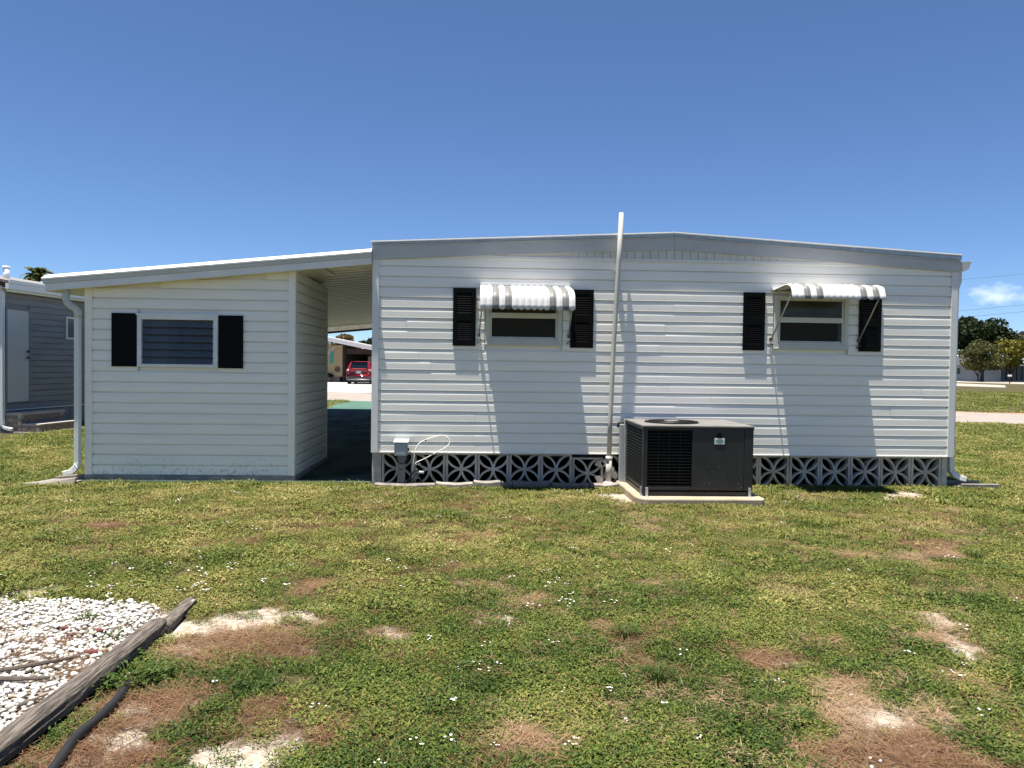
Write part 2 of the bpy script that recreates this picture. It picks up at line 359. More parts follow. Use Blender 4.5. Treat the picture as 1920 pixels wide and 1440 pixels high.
def make_ground():
    def axis(a, b, st, lo, hi):
        c = list(np.arange(a, b, st)); d = st
        while c[-1] < hi: d *= 1.22; c.append(c[-1] + d)
        d = st
        while c[0] > lo: d *= 1.22; c.insert(0, c[0] - d)
        return np.array(c)
    xs = axis(-4.2, 4.6, .035, -900, 900); ys = axis(-7.2, .2, .035, -900, 1400)
    X, Y = np.meshgrid(xs, ys); x, y = X.ravel(), Y.ravel()
    V = np.stack([x, y, height(x, y)], 1)
    nx, ny = len(xs), len(ys); i = np.arange(nx - 1)[None, :] + nx * np.arange(ny - 1)[:, None]; i = i.ravel()
    me = fast_mesh('ground', V, np.stack([i, i + 1, i + nx + 1, i + nx], 1), None)
    sand, th, gv = masks(x, y)
    for nme, a in (('sand', sand), ('thatch', th), ('gravel', gv)):
        at = me.attributes.new(nme, 'FLOAT', 'POINT'); at.data.foreach_set('value', a.astype(np.float32))
    m = bpy.data.materials.new('ground'); m.use_nodes = True; M['ground'] = m
    n, l = m.node_tree.nodes, m.node_tree.links; p = n['Principled BSDF']; p.inputs['Roughness'].default_value = .95; p.inputs['Specular IOR Level'].default_value = .15
    g = n.new('ShaderNodeNewGeometry')
    def noise(s, d=5):
        t = n.new('ShaderNodeTexNoise'); t.inputs['Scale'].default_value = s; t.inputs['Detail'].default_value = d
        l.new(g.outputs['Position'], t.inputs['Vector']); return t.outputs['Fac']
    def ramp(f, cs):
        r = n.new('ShaderNodeValToRGB'); e = r.color_ramp.elements
        while len(e) < len(cs): e.new(.5)
        for k, (q, c) in enumerate(cs): e[k].position = q; e[k].color = (*c, 1)
        l.new(f, r.inputs[0]); return r.outputs[0]
    def mix(f, a, b):
        x = n.new('ShaderNodeMix'); x.data_type = 'RGBA'
        if isinstance(f, float): x.inputs['Factor'].default_value = f
        else: l.new(f, x.inputs['Factor'])
        l.new(a, x.inputs['A']); l.new(b, x.inputs['B']); return x.outputs['Result']
    def att(nm):
        a = n.new('ShaderNodeAttribute'); a.attribute_name = nm; return a.outputs['Fac']
    lawn = mix(.55, ramp(noise(.55, 9), [(.34, (.045, .052, .016)), (.5, (.075, .072, .026)), (.64, (.125, .10, .045))]), ramp(noise(38, 8), [(.38, (.010, .010, .005)), (.54, (.045, .036, .018)), (.70, (.18, .14, .08))]))
    sandc = ramp(noise(24, 8), [(.3, (.20, .165, .125)), (.5, (.33, .285, .23)), (.7, (.43, .385, .32))])
    thc = ramp(noise(20, 9), [(.32, (.05, .036, .024)), (.5, (.13, .096, .064)), (.64, (.27, .22, .165))])
    gvc = ramp(noise(20, 6), [(.3, (.20, .165, .13)), (.6, (.42, .38, .33))])
    c = mix(att('gravel'), mix(att('sand'), mix(att('thatch'), lawn, thc), sandc), gvc)
    l.new(c, p.inputs['Base Color'])
    b = n.new('ShaderNodeBump'); b.inputs['Strength'].default_value = .6; b.inputs['Distance'].default_value = .02
    l.new(noise(60, 8), b.inputs['Height']); l.new(b.outputs[0], p.inputs['Normal'])
    me.materials.append(m)
    o = bpy.data.objects.new('ground', me); COL.objects.link(o); struct(o)
make_ground()

def sheet(name, m, poly, z, th=.03):
    return struct(MB().prism([(x, y, z - th) for x, y in poly], (0, 0, th)).build(name, m))
sheet('road', 'road', ROAD, .012, .05)
def band(poly_a, poly_b): return list(poly_a) + list(reversed(poly_b))
# clay strip along the far edge of the road, right of the house
sheet('road_edge', 'clay_edge', [(18.4, 17.0), (60, -3.5), (60.3, -3.0), (18.6, 17.5), (9, 22.2), (8.8, 21.7)], .016, .03)
sheet('green_driveway', 'green_paint', [(-5.0, -.02), (-1.33, -.02), (-1.33, 15), (-1.3, 19.0), (-5.1, 20.75), (-6.3, 21.3), (-5.15, 17.5), (-5.0, 15.0)], .02, .06)
sheet('carport_floor_shade', 'shade_worn_green', [(-4.99, .0), (-1.335, .0), (-1.335, 15.0), (-4.99, 15.0)], .024, .02)  # dark sheet painting the roof's shade onto the worn green floor
sheet('opposite_driveway', 'drive_white', [(-13.5, 32.8), (-6.0, 29.1), (-4.4, 30), (-5.5, 56), (-12.0, 56), (-13.5, 48)], .016, .05)
sheet('far_path', 'curb', [(40, 74), (50.5, 67.6), (52, 62.4), (61.9, 76.2), (62.5, 85.9), (45, 95)], .02, .05)
sheet('far_street', 'curb', [(40, 114), (69, 95.8), (71.7, 86.1), (96, 68), (108, 88), (86, 105.3), (79.5, 111.7), (52, 130)], .014, .05)

# ------------------------------------------------------------------ lap siding
L = .127
PROF = [(-.02, -22), (.0, -22), (.12, -21.5), (.138, -3.2), (.285, -2.9), (.375, -.5), (.44, 0), (.62, .25), (.94, .6), (.985, 1.3), (1.0, .9), (1.003, -19)]
def plank(parent, u0, u1, ztop, tf, m, h=L, cut_top=None, wav=.0009):
    """one siding course from u0 to u1; tf(u, out, z) -> xyz; ztop: top of the exposed face"""
    k = max(1, int(round((u1 - u0) / .55)))
    us = [u0 + (u1 - u0) * i / k for i in range(k + 1)]
    prof = [(ztop - t * L, o * .001) for t, o in PROF]
    if cut_top is not None: prof = [(min(z, cut_top), o) for z, o in prof]
    dt = random.uniform(-.0009, .0009)
    V = []; n = len(prof)
    for u in us:
        j = random.uniform(-wav, wav)
        for q, (z, o) in enumerate(prof): V.append(tf(u, o + (j + dt if o > -.005 else 0), z))
    F = [(i * n + q, i * n + q + 1, (i + 1) * n + q + 1, (i + 1) * n + q) for i in range(k) for q in range(n - 1)]
    b = MB().add(V, F)
    o = b.build('plank', m, parent)
    return o
def courses(parent, z0, z1, u0, u1, tf, m, holes=(), seams=None, first_top=None):
    """holes: (u0, u1, z0, z1); seams: dict course -> list of u"""
    k = 0; zb = z0
    while zb < z1 - .01:
        zt = zb + L
        cuts = [(a, b) for a, b, c, d in holes if zb + .02 < d and zt - .02 > c]
        segs = [(u0, u1)]
        for a, b in cuts: segs = [q for s, e in segs for q in ((s, min(e, a)), (max(s, b), e)) if q[1] - q[0] > .01]
        sm = (seams or {}).get(k, [])
        for u in sm: segs = [q for s, e in segs for q in (((s, u - .0012), (u + .0012, e)) if s < u < e else ((s, e),))]
        for s, e in segs: plank(parent, s, e, zt, tf, m, cut_top=z1 if zt > z1 else None)
        zb = zt; k += 1

# ------------------------------------------------------------------ the mobile home
home = thing('mobile_home', 'white lap-sided mobile home with low gable roof, two awnings and black shutters', 'house')
HX0, HX1, HD = -1.32, 6.03, 14.7
wall = MB().box(HX0 + .02, HX1 - .02, .03, .12, .39, 2.80).prism([(HX0 + .02, .03, 2.801), (2.39, .03, 3.0), (HX1 - .02, .03, 2.801)], (0, .1, 0)).build('wall', 'siding', home)
tfh = lambda u, o, z: (u, -o, z)
W1 = (.055, 1.02, 1.735, 2.41); W2 = (3.665, 4.63, 1.735, 2.41)
seams = {1: [-.06], 2: [.36, 2.3], 3: [-.05], 5: [2.9], 7: [2.2], 8: [-.6], 10: [2.25], 11: [5.0], 13: [3.4], 14: [2.4], 16: [1.1], 17: [3.45], 4: [5.2, 2.45], 9: [3.4, -.75], 6: [2.35, 5.6], 12: [2.3, -.9], 15: [2.28, 5.3]}
courses(wall, .40, 2.79, HX0 + .055, HX1 - .055, tfh, 'siding', [W1, W2], seams)
for x0 in (HX0, HX1 - .083):                                         # corner trims, L-shaped
    MB().box(x0, x0 + .083, -.016, .004, .39, 2.80).box(x0 if x0 < 0 else x0 + .073, x0 + .01 if x0 < 0 else x0 + .083, .004, .09, .39, 2.80).build('corner_trim', 'trim', home, .003)
box('bottom_trim', 'trim', home, HX0 + .083, HX1 - .083, -.010, .02, .388, .401)
# side and back walls, floor
def lap_sheet(name, m, parent, tf, u0, u1, z0, z1):
    b = MB(); z = z0; V = []
    zs = []
    while z < z1 - .01:
        zs += [(z, .002), (min(z + L * .62, z1), 0), (min(z + L * .7, z1), -.01), (min(z + L, z1), -.01)]; z += L
    for zz, o in zs: V += [tf(u0, o, zz), tf(u1, o, zz)]
    F = [(2 * i, 2 * i + 1, 2 * i + 3, 2 * i + 2) for i in range(len(zs) - 1)]
    return b.add(V, F).build(name, m, parent)
lap_sheet('side_wall', 'siding', home, lambda u, o, z: (HX0 - o, u, z), .09, HD, .39, 2.80)
lap_sheet('side_wall', 'siding', home, lambda u, o, z: (HX1 + o, u, z), .09, HD, .39, 2.80)
box('back_wall', 'siding', home, HX0 + .02, HX1 - .02, HD - .1, HD, .39, 2.85)
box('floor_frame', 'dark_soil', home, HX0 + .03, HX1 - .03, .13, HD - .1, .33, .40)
# roof: low gable with drip edge and fascia at the end
PK = 2.39
def gable_strip(y0, y1, zl0, zl1, zp0, zp1, zr0, zr1, xl, xr, half):
    b = MB()
    if half == 0: b.prism([(xl, y0, zl0), (PK - .001, y0, zp0), (PK - .001, y0, zp1), (xl, y0, zl1)], (0, y1 - y0, 0))
    else: b.prism([(PK + .001, y0, zp0), (xr, y0, zr0), (xr, y0, zr1), (PK + .001, y0, zp1)], (0, y1 - y0, 0))
    return b
for hlf in (0, 1):
    gable_strip(-.028, -.004, 2.752, 2.912, 2.940, 3.085, 2.730, 2.857, HX0 - .004, HX1 + .004, hlf).build('fascia', 'fascia_grey', home, .003)
    gable_strip(-.034, .0, 2.9125, 2.930, 3.0855, 3.104, 2.8575, 2.880, HX0 - .008, HX1 + .012, hlf).build('fascia_bead', 'fascia_grey', home, .004)
    gable_strip(-.038, .0, 2.931, 2.954, 3.105, 3.138, 2.881, 2.934, HX0 - .012, HX1 + .02, hlf).build('drip_edge', 'aluminium', home, .003)
    gable_strip(-.043, HD + .1, 2.955, 2.972, 3.139, 3.158, 2.935, 2.952, HX0 - .02, HX1 + .03, hlf).build('roof', 'roof_white', home, .004)
    gable_strip(-.0415, .30, 2.9725, 2.976, 3.1585, 3.162, 2.9525, 2.956, HX0 - .018, HX1 + .028, hlf).build('roof_edge', 'roof_white', home)
# small bright clips along the drip edge
xs = np.arange(HX0 + .1, HX1, .36)
clip = MB().box(-.022, .022, -.0012, 0, -.008, .008).mesh('clip', 'aluminium')
for x in xs:
    z = 2.942 + (3.121 - 2.942) * (x - HX0) / (PK - HX0) if x < PK else 3.121 + (2.907 - 3.121) * (x - PK) / (HX1 - PK)
    share('clip', clip, home, Matrix.Translation((x, -.0385, z)))
# gable triangle of upright boards, and the channel beneath it
box('channel_trim', 'trim', home, HX0 + .083, HX1 - .083, -.014, .0, 2.788, 2.826, .003)
for i in range(60):
    x = -.60 + i * .1
    zb = 2.757 + (2.94 - 2.757) * (x + .05 - HX0) / (PK - HX0) if x + .05 < PK else 2.94 - (2.94 - 2.735) * (x + .05 - PK) / (HX1 - PK)
    if zb > 2.835: box('board', 'gable_board', home, x + .0025, x + .0975, -.009 - .002 * (i % 2), .0, 2.8265, zb + .03)
# gutter and downspout on the right eave
g = MB()
prof = [(6.036, 2.862), (6.036, 2.752), (6.125, 2.752), (6.160, 2.775), (6.178, 2.83), (6.198, 2.862), (6.210, 2.872), (6.206, 2.876), (6.19, 2.868), (6.17, 2.832), (6.153, 2.781), (6.122, 2.758), (6.041, 2.758), (6.041, 2.862)]
g.prism([(x, -.01, z) for x, z in prof], (0, HD, 0)).build('gutter', 'white_metal', home)
MB().prism([(x, -.012, z) for x, z in prof[:7]], (0, .004, 0)).build('gutter_cap', 'fascia_grey', home)
ds = MB().rtube([(6.105, .12, 2.75), (6.105, .12, 2.63), (6.075, .12, 2.53), (6.072, .12, 2.40), (6.072, .12, .26), (6.08, .115, .20), (6.115, .10, .145), (6.18, .085, .115), (6.24, .075, .10)], .085, .062, Vector((0, 1, 0))).build('downspout', 'trim', home, .006)
el = MB()
for i in range(6):
    t = i / 5; x, z = 6.085 + t * .12, .195 - .085 * t ** .6
    el.rtube([(x, .105 - .02 * t, z), (x + .008, .104 - .02 * t, z - .004)], .09, .067, Vector((0, 1, 0)))
el.build('elbow_rib', 'trim', ds)
# skirting of pierced concrete blocks
sk = MB().box(HX0 + .03, HX0 + .1, .15, HD, 0, .388).box(HX1 - .1, HX1 - .03, .15, HD, 0, .388).box(HX0 + .1, HX1 - .1, HD - .1, HD - .02, 0, .388).build('skirting', 'block', home)
def block_mesh():
    a = .3925; h = a / 2; b = MB(); th = .024; d = .09
    for (x0, x1, z0, z1) in ((-h + .003, h - .003, -h, -h + .018), (-h + .003, h - .003, h - .018, h), (-h + .003, -h + .03, -h + .018, h - .018), (h - .03, h - .003, -h + .018, h - .018)): b.box(x0, x1, 0, d, z0, z1)
    r0, r1 = h - th / 2 - .004, h + th / 2 - .004
    for k, (cx, cz, a0) in enumerate(((h, 0, 90), (-h, 0, -90), (0, h, 180), (0, -h, 0))):
        y0, y1 = .006 + .0012 * k, d - .006 - .0012 * k; n = 12; V = []
        for i in range(n + 1):
            t = math.radians(a0 + 12 + 156 * i / n)
            for r in (r0, r1):
                for y in (y0, y1): V.append((cx + r * math.cos(t), y, cz + r * math.sin(t)))
        F = []
        for i in range(n):
            q = 4 * i
            F += [(q, q + 2, q + 6, q + 4), (q + 1, q + 5, q + 7, q + 3), (q, q + 4, q + 5, q + 1), (q + 2, q + 3, q + 7, q + 6)]
        b.add(V, F)
    return b.mesh('breeze_block', 'block')
bm_ = block_mesh()
for k in range(18):
    if k == 7: continue
    dz = -.045 if k == 6 else random.uniform(-.006, .002)
    share('breeze_block', bm_, sk, Matrix.Translation((-1.195 + .3938 * (k + .5), .022 + random.uniform(-.004, .006), .19 + dz)) @ Matrix.Rotation(random.uniform(-.008, .008), 4, 'Y'))
share('breeze_block', bm_, sk, Matrix.Translation((-1.195 + .3938 * 7.55, .06, .13)) @ Matrix.Rotation(.35, 4, 'Y'))
for x0, x1 in ((HX0 + .01, -1.198), (5.897, HX1 - .06)):
    box('corner_block', 'block', sk, x0, x1, .018, .148, 0, .386, .006)
frag = MB().prism([(-.05, 0, 0), (.04, 0, -.01), (.06, 0, .05), (.0, 0, .08), (-.04, 0, .05)], (0, .06, 0)).mesh('block_fragment', 'block')
for x, z, a in ((1.50, .24, .2), (1.62, .20, 1.2), (1.56, .31, 2.4), (1.68, .1, .4), (1.48, .06, 1.0)):
    share('block_fragment', frag, sk, Matrix.Translation((x, .0, z)) @ Matrix.Rotation(a, 4, 'Y'))

# windows
def make_window(x0, z0, x1, z1, rail0, rail1, up0, lab):
    w = MB()
    fo = .05
    w.box(x0, x1, -.026, .02, z0, z0 + fo).box(x0, x1, -.026, .02, z1 - fo, z1).box(x0, x0 + fo, -.026, .02, z0 + fo, z1 - fo).box(x1 - fo, x1, -.026, .02, z0 + fo, z1 - fo)
    w = w.build('window', 'window_frame', home, .004); w['label'] = lab
    a, b = x0 + fo, x1 - fo; m = MB(); t = .028
    # lower sash frame proud of the upper one
    m.box(a, b, -.016, .012, z0 + fo, z0 + fo + .030).box(a, a + t, -.016, .012, z0 + fo + .030, rail0).box(b - t, b, -.016, .012, z0 + fo + .030, rail0)
    m.build('sash', 'window_frame', w, .002)
    box('sash_rail', 'window_frame', w, a, b, -.019, .012, rail0, rail1, .003)
    m = MB().box(a, a + t, -.006, .012, rail1, z1 - fo).box(b - t, b, -.006, .012, rail1, z1 - fo).box(a + t, b - t, -.006, .012, z1 - fo - .012, z1 - fo)
    m.build('sash', 'window_frame', w, .002)
    box('pane', 'glass', w, a + t, b - t, .002, .008, rail1, z1 - fo - .012)
    box('pane', 'glass', w, a + t, b - t, .004, .010, z0 + fo + .03, rail0)
    box('insect_screen', 'screen', w, a + t + .004, b - t - (.045 if x0 > 2 else .012), -.004, -.002, z0 + fo + .052, rail0 - .003)
    box('screen_rail', 'aluminium', w, a + t + .004, b - t - .01, -.008, -.001, z0 + fo + .032, z0 + fo + .050)
    box('sill', 'window_frame', w, x0 - .006, x1 + .006, -.034, -.0265, z0 - .006, z0 + .012, .002)
    return w
make_window(.065, 1.735, 1.01, 2.40, 2.065, 2.13, 0, 'window half hidden behind the lowered striped awning')
make_window(3.675, 1.735, 4.62, 2.40, 2.065, 2.13, 0, 'window fully seen under the raised striped awning')

def make_shutter(parent, x0, x1, z0, z1, y, louvred=True):
    s = MB(); t = .012; bw = .052; zm = (z0 + z1) / 2
    if louvred:
        s.box(x0, x0 + bw, y - .018, y, z0, z1).box(x1 - bw, x1, y - .018, y, z0, z1)
        s.box(x0 + bw, x1 - bw, y - .018, y, z0, z0 + .075).box(x0 + bw, x1 - bw, y - .018, y, z1 - .06, z1).box(x0 + bw, x1 - bw, y - .018, y, zm - .045, zm + .045)
        s.box(x0 + bw, x1 - bw, y - .005, y - .001, z0 + .075, zm - .045).box(x0 + bw, x1 - bw, y - .005, y - .001, zm + .045, z1 - .06)
    else:
        s.box(x0, x1, y - .02, y, z0, z1)
    sh = s.build('shutter', 'black_shutter', parent, .003)
    if louvred:
        a, b = x0 + bw + .004, x1 - bw - .004
        me = MB().prism([(a, 0, 0), (a, -.010, -.016), (a, -.006, -.020), (a, .004, -.004)], (b - a, 0, 0)).mesh('slat', 'black_shutter')
        for s0, s1 in ((z0 + .075, zm - .045), (zm + .045, z1 - .06)):
            n = int((s1 - s0) / .0255)
            for i in range(n): share('slat', me, sh, Matrix.Translation((0, y - .007, s0 + .024 + i * (s1 - s0 - .024) / max(1, n - 1))))
    return sh
for a, b, c, d in ((-.335, -.055, 1.715, 2.425), (1.115, 1.40, 1.71, 2.43), (3.28, 3.555, 1.71, 2.435), (4.76, 5.045, 1.715, 2.42)):
    make_shutter(home, a, b, c, d, -.0035)

# striped aluminium awnings made of ribbed strips
def make_awning(x0, x1, prof, lab, arm_dz):
    """prof: (out, z) points of the strip's section from wall to lower front edge"""
    aw = box('window_awning', 'aluminium', home, x0, x1, -.035, -.004, 2.448, 2.470, .002); aw['label'] = lab
    box('mounting_bar', 'trim', aw, x0, x1, -.024, -.004, 2.4705, 2.498, .002)
    n = 15; w = (x1 - x0) / n; grey = {2, 4, 11, 13}
    N = 11
    # smooth the section
    pts = []
    for i in range(len(prof) - 1):
        for t in np.linspace(0, 1, 5)[:-1]:
            pts.append((prof[i][0] + (prof[i + 1][0] - prof[i][0]) * t, prof[i][1] + (prof[i + 1][1] - prof[i][1]) * t))
    pts.append(prof[-1])
    pts = [pts[0]] + [((pts[i - 1][0] + 2 * pts[i][0] + pts[i + 1][0]) / 4, (pts[i - 1][1] + 2 * pts[i][1] + pts[i + 1][1]) / 4) for i in range(1, len(pts) - 1)] + [pts[-1]]
    P = [Vector((0, -o, z)) for o, z in pts]
    def rib(h0, lift, ext):
        V = []
        for i, p in enumerate(P):
            t = (P[min(i + 1, len(P) - 1)] - P[max(i - 1, 0)]).normalized(); nn = Vector((1, 0, 0)).cross(t)
            if nn.z < 0 and i < 3: nn = -nn
            nn = Vector((0, t.z, -t.y)); nn = nn if (nn.z > 0 or nn.y < 0) else -nn
            for side in (0, 1):
                for k in range(N):
                    u = k / (N - 1); hx = (u - .5) * w * (1.0 if lift else 1.10)
                    bow = h0 * (max(0, math.sin(math.pi * u)) ** .38 + .22 * math.cos(4 * math.pi * (u - .5)) * math.sin(math.pi * u))
                    e = 0
                    if i == len(P) - 1: e = ext * math.sin(math.pi * u) ** .6
                    V.append(Vector((hx, 0, 0)) + p + nn * (bow + lift - side * .0025) + t * e)
        F = []; R = 2 * N
        for i in range(len(P) - 1):
            for k in range(N - 1):
                q = i * R + k
                F += [(q, q + 1, q + R + 1, q + R), (q + N, q + N + R, q + N + R + 1, q + N + 1)]
            F += [(i * R, i * R + R, i * R + R + N, i * R + N), (i * R + N - 1, i * R + 2 * N - 1, i * R + R + 2 * N - 1, i * R + R + N - 1)]
        q = (len(P) - 1) * R
        F += [(q + k, q + k + 1, q + N + k + 1, q + N + k) for k in range(N - 1)] + [(k, N + k, N + k + 1, k + 1) for k in range(N - 1)]
        return MB().add(V, F)
    mw = rib(.012, .003, .028).mesh('awning_strip', 'awning_white'); mg = rib(.011, .000, .024).mesh('awning_strip', 'awning_grey')
    for me in (mw, mg):
        for p in me.polygons: p.use_smooth = True
    for i in range(n): share('awning_strip', mg if i in grey else mw, aw, Matrix.Translation((x0 + w * (i + .5), 0, 0)))
    # under-frame bars and support arms
    pe = P[-3]; box('front_bar', 'aluminium', aw, x0 + .01, x1 - .01, pe.y + .004, pe.y + .016, pe.z - .006, pe.z + .022)
    for x in (x0 + .03, x1 - .03):
        MB().rtube([(x, P[1].y, P[1].z - .012), (x, P[8].y, P[8].z - .014), (x, P[-6].y + .01, P[-6].z - .02), (x, pe.y + .02, pe.z)], .016, .006).build('side_rail', 'aluminium', aw)
        xo = x - .035 if x < (x0 + x1) / 2 else x + .02
        MB().tube([(xo, -.035, 1.855), (x, pe.y + .015, pe.z + .02)], .0085, 8).build('support_arm', 'aluminium', aw, 0, True)
        MB().box(xo - .014, xo + .014, -.034, -.003, 1.83, 1.875).box(xo - .02, xo - .008, -.03, -.003, 1.752, 1.772).box(xo + .008, xo + .02, -.03, -.003, 1.776, 1.796).build('bracket', 'bracket_dark', aw)
        MB().tube([(x - .035, pe.y + .008, pe.z + .01), (x + .035, pe.y + .008, pe.z + .01)], .004, 6).build('pin', 'aluminium', aw)
make_awning(-.005, 1.105, [(.012, 2.455), (.40, 2.375), (.53, 2.30), (.56, 2.15)], 'striped awning hanging low over the window nearest the passage', 0)
make_awning(3.640, 4.765, [(.012, 2.455), (.44, 2.490), (.575, 2.452), (.625, 2.325)], 'striped awning propped up nearly level over the window nearest the corner', 0)

# ------------------------------------------------------------------ the shed under the carport roof
shed = thing('utility_shed', 'small pale lap-sided shed with louvred window between two plain black shutters', 'shed')
SX0, SX1, SY, SB = -4.795, -2.272, .095, 2.03
rz = lambda x: 2.297 + (2.688 - 2.297) * (x + 5.19) / (5.19 - 1.322)          # underside of the roof fascia
def sloped(x0, x1, y0, y1, z0, dz=0):
    return MB().prism([(x0, y0, z0), (x1, y0, z0), (x1, y0, rz(x1) + dz), (x0, y0, rz(x0) + dz)], (0, y1 - y0, 0))
swall = sloped(SX0 + .03, SX1 - .03, SY + .03, SY + .10, .085, .08).build('wall', 'siding_shed', shed)
tfs = lambda u, o, z: (u, SY - o, z)
WS = (-4.172, -3.206, 1.405, 2.052)
def shed_courses():
    zb = .085
    while zb < 2.62:
        zt = zb + L
        # course ends where it meets the sloping roof
        u0 = SX0 + .05
        lim = zt - .07
        if lim > rz(u0): u0 = -5.19 + (lim - 2.297) / ((2.688 - 2.297) / 3.868)
        if u0 < SX1 - .1:
            segs = [(u0, SX1 - .05)]
            if zb + .02 < WS[3] and zt - .02 > WS[2]: segs = [(u0, WS[0]), (WS[1], SX1 - .05)]
            for a, b in segs: plank(swall, a, b, zt, tfs, 'siding_shed')
        zb = zt
shed_courses()
sside = MB().box(SX1 - .10, SX1 - .028, SY + .1, SB, .085, 2.62).box(SX0 + .028, SX0 + .1, SY + .1, SB, .085, 2.36).build('side_wall', 'siding_shed', shed)
courses(sside, .085, 2.62, SY + .05, SB, lambda u, o, z: (SX1 + o, u, z), 'siding_shed')
courses(sside, .085, 2.34, SY + .05, SB, lambda u, o, z: (SX0 - o, SY + .05 + SB - u, z), 'siding_shed')
box('back_wall', 'siding_shed', shed, SX0 + .015, SX1 - .015, SB - .08, SB - .002, .085, 2.34)
def corner(x, s):
    zt = rz(x) + .03
    b = MB().box(min(x, x + s * .085), max(x, x + s * .085), SY - .018, SY + .004, .085, zt).box(min(x, x + s * .012), max(x, x + s * .012), SY + .004, SY + .085, .085, zt)
    b.build('corner_trim', 'siding_shed', shed, .003)
corner(SX0 - .003, 1); corner(SX1 + .004, -1)
box('corner_trim', 'siding_shed', shed, SX1 - .02, SX1 + .006, SB - .03, SB + .012, .085, 2.6, .003)
box('slab', 'slab_grey', shed, SX0 - .01, SX1 + .015, SY - .02, SB + .02, -.05, .083, .006)
w = MB(); x0, x1, z0, z1 = WS
w.box(x0, x1, SY - .026, SY + .02, z0, z0 + .038).box(x0, x1, SY - .026, SY + .02, z1 - .066, z1).box(x0, x0 + .052, SY - .026, SY + .02, z0 + .038, z1 - .066).box(x1 - .052, x1, SY - .026, SY + .02, z0 + .038, z1 - .066)
lw = w.build('window', 'window_frame_white', shed, .003)
box('frame_bead', 'window_frame_white', lw, x0 - .012, x1 + .012, SY - .032, SY - .0265, z1 - .016, z1 + .010, .002)
box('window_back', 'screen', lw, x0 + .04, x1 - .04, SY + .016, SY + .0195, z0 + .03, z1 - .06)
nl = 6; lh = (z1 - .066 - z0 - .038) / nl
lme = MB().prism([(x0 + .056, .012, lh * 1.06), (x0 + .056, .016, lh * 1.06), (x0 + .056, -.018, 0), (x0 + .056, -.022, 0)], (x1 - x0 - .112, 0, 0)).mesh('louver', 'louver_glass')
lcl = MB().prism([(0, .012, lh * 1.02), (0, -.026, 0), (0, -.02, -.006), (0, .018, lh * .98)], (.010, 0, 0)).mesh('louver_clip', 'aluminium')
for i in range(nl):
    z = z0 + .038 + i * lh
    share('louver', lme, lw, Matrix.Translation((0, SY, z)))
    for x in (x0 + .053, x1 - .063): share('louver_clip', lcl, lw, Matrix.Translation((x, SY - .002, z + .002)))
make_shutter(shed, -4.478, -4.182, 1.408, 2.058, SY - .004, False); make_shutter(shed, -3.196, -2.902, 1.401, 2.048, SY - .004, False)

# ------------------------------------------------------------------ carport roof
cp = thing('carport_roof', 'cream carport roof sloping from the home down over the shed, ribbed underneath', 'carport roof')
CX0, CX1, CY0, CY1 = -5.205, -1.325, -.08, 14.95
RISE = .0185                                                   # the roof climbs a little towards the street
def strip(x0, x1, y0, y1, a, b):
    e = RISE * (y0 - CY0)
    return MB().prism([(x0, y0, rz(x0) + a + e), (x1, y0, rz(x1) + a + e), (x1, y0, rz(x1) + b + e), (x0, y0, rz(x0) + b + e)], (0, y1 - y0, RISE * (y1 - y0)))
strip(CX0 + .02, CX1, CY0 + .012, CY0 + .05, 0, .082).build('fascia', 'trim', cp, .003)
strip(CX0, CX1, CY0, CY0 + .05, .083, .132).build('fascia_cap', 'fascia_cream', cp, .006)
strip(CX0 - .012, CX1, CY0 - .012, CY1 + .03, .133, .149).build('roof_sheet', 'roof_white', cp, .004)
MB().prism([(CX0 - .012, CY0 - .0125, rz(CX0) + .150), (CX0 - .012, CY0 + .075, rz(CX0) + .150), (CX0 - .012, CY0 + .075, rz(CX0) + .196)], (CX1 - CX0 + .012, 0, rz(CX1) - rz(CX0 - .012))).build('roof_edge', 'roof_white', cp)
strip(CX0, CX0 + .04, CY0 + .05, CY1, -.0, .132).build('side_fascia', 'trim', cp)
# ceiling pans, running across the slope
def pan_mesh():
    x0, x1 = CX0 + .045, CX1; b = MB(); w = .305
    pr = [(0, .022), (.15, .022), (.185, .088), (.262, .088), (.304, .022)]
    V = [(x, y, rz(x) + z + RISE * y) for y, z in pr for x in (x0, x1)]
    return b.add(V, [(2 * i, 2 * i + 1, 2 * i + 3, 2 * i + 2) for i in range(len(pr) - 1)]).mesh('ceiling_pan', 'pan')
pm = pan_mesh()
for i in range(48): share('ceiling_pan', pm, cp, Matrix.Translation((0, CY0 + .052 + i * .306, RISE * (.052 + i * .306))))
strip(CX0 + .04, -1.93, CY0 + .052, .75, .006, .018).build('soffit', 'pan', cp)
strip(CX0, CX1, 15.02, 15.10, -.105, .10).build('beam', 'beam_paint', cp, .004)
strip(CX0, CX1, 14.90, 15.10, -.165, -.106).build('beam_shadow', 'brown_dark', cp)  # added dark strip imitating the shaded underside of the beam
for x in (-4.9, ): MB().tube([(x, 14.8, .02), (x, 14.8, rz(x) + .12)], .04, 12).build('post', 'white_metal', cp, 0, True)
for x, y in ((-4.9, 9.8), (-4.9, 5.5)): MB().tube([(x, y, .02), (x, y, rz(x) + .1)], .04, 12).build('post', 'white_metal', cp, 0, True)
# two small roof vents peeping over the edge
MB().tube([(-3.55, 1.2, rz(-3.55) + .16), (-3.55, 1.2, rz(-3.55) + .26)], .035, 10).build('roof_vent', 'white_metal', cp, 0, True)
